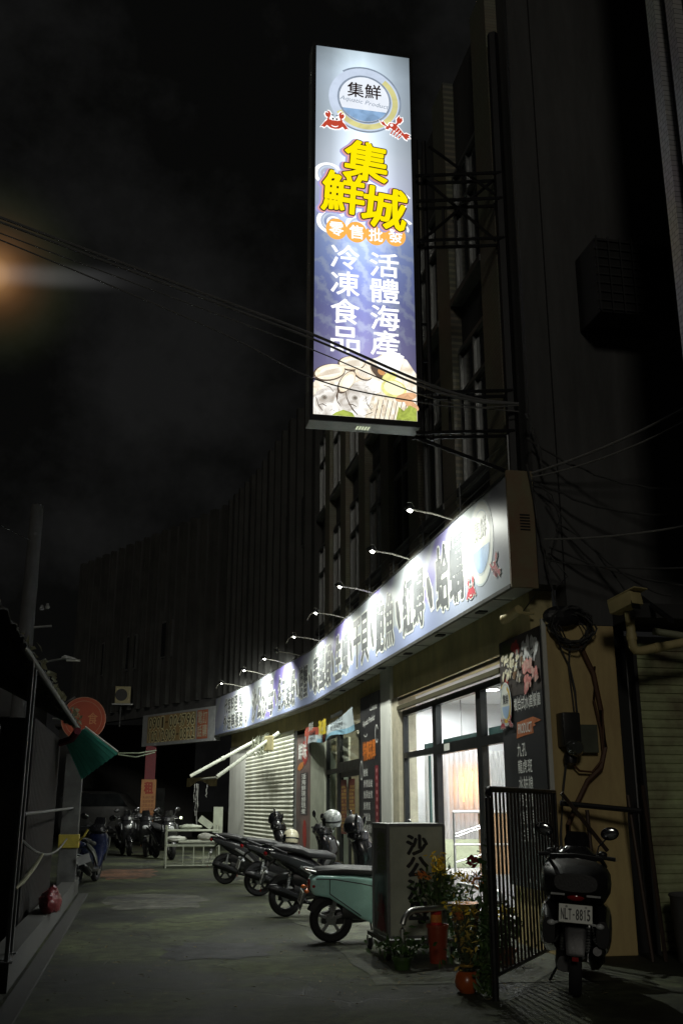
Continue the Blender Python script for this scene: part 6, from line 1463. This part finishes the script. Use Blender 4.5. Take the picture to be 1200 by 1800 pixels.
# utility pole and street lamp arm
t = thing('utility_pole', 'tall grey concrete utility pole standing behind the left shed', 'pole', (-2.25, 19.2, 0))
w = MB(); w.tube([(-2.25, 19.2, 0), (-2.25, 19.2, 7.05)], [.17, .12], 16); w.build('shaft', M('utility pole concrete', (.075, .075, .075), .8), t, smooth=True)
w = MB(); w.tube([(-2.7, 19.2, 4.62), (-1.8, 19.2, 4.72)], .02, 8)
for x in (-2.0, -1.9): w.lathe([(.03, 0), (.045, .03), (.03, .06), (.02, .10)], (x, 19.15, 5.0+.35*(x+2)), 'Z', 10)
w.build('insulator', M('insulator', (.25, .25, .25), .4), t)
w = MB(); w.tube([(-2.1, 19.1, 3.93), (-1.75, 19.0, 4.04), (-1.45, 19, 4.10)], .018, 8); la = w.build('lamp_arm', galv, t, smooth=True)
w = MB(); w.loft([(-1.56, 4.10, .03, .02), (-1.50, 4.115, .06, .04), (-1.32, 4.08, .05, .03), (-1.27, 4.07, .02, .015)], 14, 2.4, y=19.0); w.build('lamp_head', M('pale lamp head', (.38, .38, .37), .4), la, smooth=True)
w = MB(); w.tube([(-1.47, 18.98, 4.055), (-1.22, 18.98, 4.055)], .022, 10); w.build('lamp_tube', M('white lamp tube', (.6, .62, .58), .3), la, smooth=True)

# ================================================================== far end of the street
t = thing('brick_red_pillar', 'tall red and orange pillar under the left end of the phone number board', 'pillar', (.32, 40.9, 0))
w = MB(); w.bb(.12, .52, 40.7, 41.1, 2.3, 3.72); w.build('upper_part', M('dark red tile', (.20, .03, .04), .6), t)
w = MB(); w.bb(.121, .521, 40.701, 41.101, 0, 2.298); w.build('lower_part', M('orange brown tile', (.38, .12, .03), .6), t)
nt_ = thing('rent_notice', 'orange paper notice reading for rent pasted on the red pillar', 'notice', (.30, 40.69, 1.55))
FRn = Frame((.02, 40.66, 1.2), (1, 0, 0))
flat(nt_, 'paper', [[(0, 0), (.56, 0), (.56, 1.25), (0, 1.25)]], M('orange notice paper', (.50, .24, .10), .7), FRn, 0)
words(nt_, 'notice_lettering', M('red notice ink', (.35, .04, .02), .6, bump=0), FRn, [('租', .1, .72, .46, 1.15)], .006, .05)
mb = MB()
for r_ in range(4): put_row(mb, rj.choice(('店面住家', '洽房東電', '免仲介費', '請電洽詢')), FRn, .06, .08+r_*.15, .5, .18+r_*.15, .006, .0)
mb.build('small_lettering', M('brown notice ink', (.25, .08, .04), .6, bump=0), nt_)
t = thing('air_conditioner', 'small pale outdoor air conditioner unit on a stand high on the far facade', 'air conditioner', (-1.0, 43.3, 5.5))
w = MB(); w.bb(-1.25, -.62, 42.9, 43.3, 5.55, 6.25); w.build('case', M('pale yellow casing', (.45, .40, .22), .5), t, bevel=.02)
w = MB(); w.lathe([(.001, -.02), (.24, -.02), (.25, 0)], (-1.0, 42.898, 5.9), 'Y', 24); w.build('fan_grille', black_plastic, t)
w = MB(); w.tube([(-1.0, 43.1, 5.54), (-1.0, 43.1, 4.6)], .03, 6); w.bb(-1.35, -.5, 42.85, 43.3, 5.49, 5.54); w.build('stand', galv, t)
# delivery van in the arcade
v = thing('parked_van', 'dark grey van parked far back under the arcade', 'van', (-1.3, 44.5, 0))
w = MB(); w.loft([(-3.2, 1.2, .8, .75), (-3.0, 1.2, .85, .85), (-1.2, 1.2, .86, .86), (-.55, 1.15, .85, .80), (.05, .85, .84, .48), (.45, .78, .80, .38), (.55, .7, .7, .25)], 22, 5, y=44.5); w.build('body', M('grey van paint', (.045, .045, .045), .3, coat=.4), v, smooth=True)
w = MB(); w.prism_y([(-.50, 1.45), (-.9, 1.95), (-2.8, 1.95), (-2.8, 1.45)], 43.60, 43.66); w.build('side_window', dark_glass, v)
for x in (-.35, -2.6): 
    w = MB(); w.lathe([(.2, -.1), (.33, -.1), (.34, 0), (.33, .1), (.2, .1)], (x, 43.75, .34), 'Y', 24); ww = w.build('wheel', rubber, v, smooth=True)
    w = MB(); w.lathe([(.001, -.105), (.19, -.1), (.2, -.09)], (x, 43.75, .34), 'Y', 20); w.build('rim', galv, ww)
w = MB(); w.ball((.52, 43.9, .75), (.05, .14, .09), 12); w.build('headlight', clear_lens, v)
# small work lamp at the back
t = thing('work_lamp', 'small bright greenish lamp glowing far back beyond the table frame', 'lamp', (1.75, 44.9, .3))
w = MB(); w.ball((1.75, 44.9, .98), .05, 12); w.build('bulb', E_('green white lamp', (.85, 1, .55), 6), t, smooth=True)
w = MB(); w.tube([(1.75, 44.92, 0), (1.75, 44.92, .93)], .02, 6); w.lathe([(.1, 0), (.1, .01), (.02, .03)], (1.75, 44.92, 0), 'Z', 16); w.build('stand', black_metal, t)
# stall table frame with clutter
frm = M('pale green white frame', (.48, .52, .42), .5, var=.25, scale=5)
t = thing('stall_frame', 'pale metal stall frame with shelf standing before the dark arcade', 'stall', (1.3, 26.8, 0))
w = MB(); x0, x1, y0, y1 = .70, 2.0, 26.4, 27.3
for z_ in (.88, .52, .06):
    w.tube([(x0, y0, z_), (x1, y0, z_)], .018, 6); w.tube([(x0, y1, z_), (x1, y1, z_)], .018, 6); w.tube([(x0, y0, z_), (x0, y1, z_)], .018, 6); w.tube([(x1, y0, z_), (x1, y1, z_)], .018, 6)
for x in (1.12, 1.38, 1.62): w.tube([(x, y0, .06), (x, y0, .52)], .014, 6)
w.build('frame', frm, t)
for x in (x0, x1):
    for y_ in (y0, y1): w = MB(); w.tube([(x, y_, 0), (x, y_, 1.0)], .022, 7); w.build('leg', frm, t, smooth=True)
w = MB(); w.bb(x0+.3, x1+.15, y0+.03, y1-.03, .60, .635); w.build('shelf', M('pale shelf board', (.52, .55, .46), .6), t)
for i, (x, y_, z_, sx, sy, sz, lab, m_) in enumerate(((.95, 26.8, .68, .26, .2, .07, 'flat pale bundle lying on the left of the stall frame', white_paint), (1.3, 26.9, .97, .30, .2, .05, 'folded pale sheet on top of the stall frame', frm), (1.68, 26.8, .72, .2, .2, .09, 'lumpy pale sack on the right of the stall shelf', M('grey sack', (.3, .3, .27), .8)))):
    w = MB(); w.ball((x, y_, z_), (sx, sy, sz), 16)
    for q_ in w.b.verts: q_.co += Vector((rj.uniform(-1, 1), rj.uniform(-1, 1), rj.uniform(-1, 1)))*.018
    tag(w.build('bundle', m_, loc=(x, y_, z_-sz), smooth=True), lab, 'bundle', 'bundles on the stall frame')
w = MB(); w.bb(1.95, 2.2, 28.0, 28.05, .6, 1.45); w.box((1.75, 28.0, 1.05), (.4, .03, .18), rot=Matrix.Rotation(R(35), 4, 'Y')); tag(w.build('folded_chair', frm, loc=(2.0, 28, .6)), 'pale folded chair leaning by the end column of the shop', 'chair')
# bench along the shutter, folded awning arms and remains
t = thing('low_bench', 'low pale bench in front of the white roller shutter', 'bench', (3.2, 24.8, 0))
w = MB(); w.bb(2.9, 3.4, 23.2, 26.2, .56, .60); w.build('seat', frm, t)
for x in (2.95, 3.35):
    for y_ in (23.4, 26.0): w = MB(); w.tube([(x, y_, 0), (x, y_, .56)], .02, 6); w.build('leg', frm, t)
t = thing('awning_frame', 'stripped awning with two long white arms and a torn valance left of the shutter', 'awning', (3.6, 30, 3.4))
arm_m = M('white awning arm', (.60, .63, .55), .4, var=.15)
for a, b in (((3.74, 28.5, 3.46), (2.05, 28.5, 2.25)), ((3.42, 31.6, 3.42), (1.46, 31.6, 2.34))):
    w = MB(); a, b = Vector(a), Vector(b); w.tube([a, b], .05, 8); w.tube([a.lerp(b, .48), a.lerp(b, .52)], .065, 8); w.build('arm', arm_m, t, smooth=True)
w = MB(); rs = [(2.05, 28.5, 2.22), (1.8, 29.7, 2.22), (1.46, 31.6, 2.22)]
w.tube(rs, .035, 8); w.build('front_bar', arm_m, t)
w = MB(); V = []
for i in range(15):
    p = Vector((2.08, 28.45, 2.26)).lerp(Vector((1.40, 31.7, 2.28)), i/14); dz = .26 if (i < 4 or i > 11) else .26-.16*math.sin((i-3)/9*PI)
    V.append([w.b.verts.new(p+Vector((-.03, 0, 0))), w.b.verts.new(p+Vector((-.04+.01*math.sin(i*2), 0, -dz)))])
for A, B in zip(V, V[1:]): w.b.faces.new((A[0], B[0], B[1], A[1]))
w.build('valance', M('torn ochre valance', (.34, .28, .13), .8, scale=5, var=.5), t)
w = MB()
for x, y_, l in ((1.62, 30.8, .9), (1.66, 30.6, 1.3), (1.85, 29.6, .4), (1.58, 31.0, .5)): w.tube(sag((x, y_, 2.1), (x-.02, y_, 2.1-l), .0, 8, .015), .018, 5)
w.build('hanging_rags', M('grey rag', (.22, .22, .21), .9), t)
w = MB()
for k in range(60):
    y_ = rj.uniform(28.8, 31.2); w.quadleaf((3.52-.08*(y_-28.8)-.05, y_, rj.uniform(2.95, 3.38)), Vector((-1, rj.uniform(-.5, .5), 0)).normalized(), .07, .17)
w.build('ragged_cloth', M('ragged pale cloth', (.30, .32, .24), .9, scale=8, var=.5), t)
w = MB(); w.box((3.45, 28.4, 3.15), (.5, .06, .42), rz=R(-70)); w.build('cloth_roll', M('ochre cloth', (.42, .38, .2), .9), t, bevel=.03)
# dark buildings and sheds closing the far left end
for i, (x0, x1, y0, y1, h_, lab) in enumerate(((-14, -4.2, 36, 46, 6.0, 'dark far building on the left beyond the shed'), (-4.1, 2.6, 52, 58, 5.2, 'dark far wall closing the end of the street'), (-9, -3.0, 24, 33, 3.4, 'low dark workshop behind the blue scooter'))):
    t = thing('far_building', lab, 'building', ((x0+x1)/2, y0, 0), group='dark buildings at the street end')
    w = MB(); w.bb(x0, x1, y0, y1, 0, h_); w.build('wall', M('far dark wall', (.05, .05, .05), .9), t)
    w = MB(); w.bb(x0-.2, x1+.2, y0-.3, y1, h_+.002, h_+.12); w.build('roof', M('far dark roof', (.04, .04, .04), .9), t)
    for k in range(2):
        xx = x0+(x1-x0)*(.3+.4*k); w = MB(); w.bb(xx-.6, xx+.6, y0-.04, y0-.001, 1.0, 2.3); w.build('window', dark_glass, t)
print('all ok')
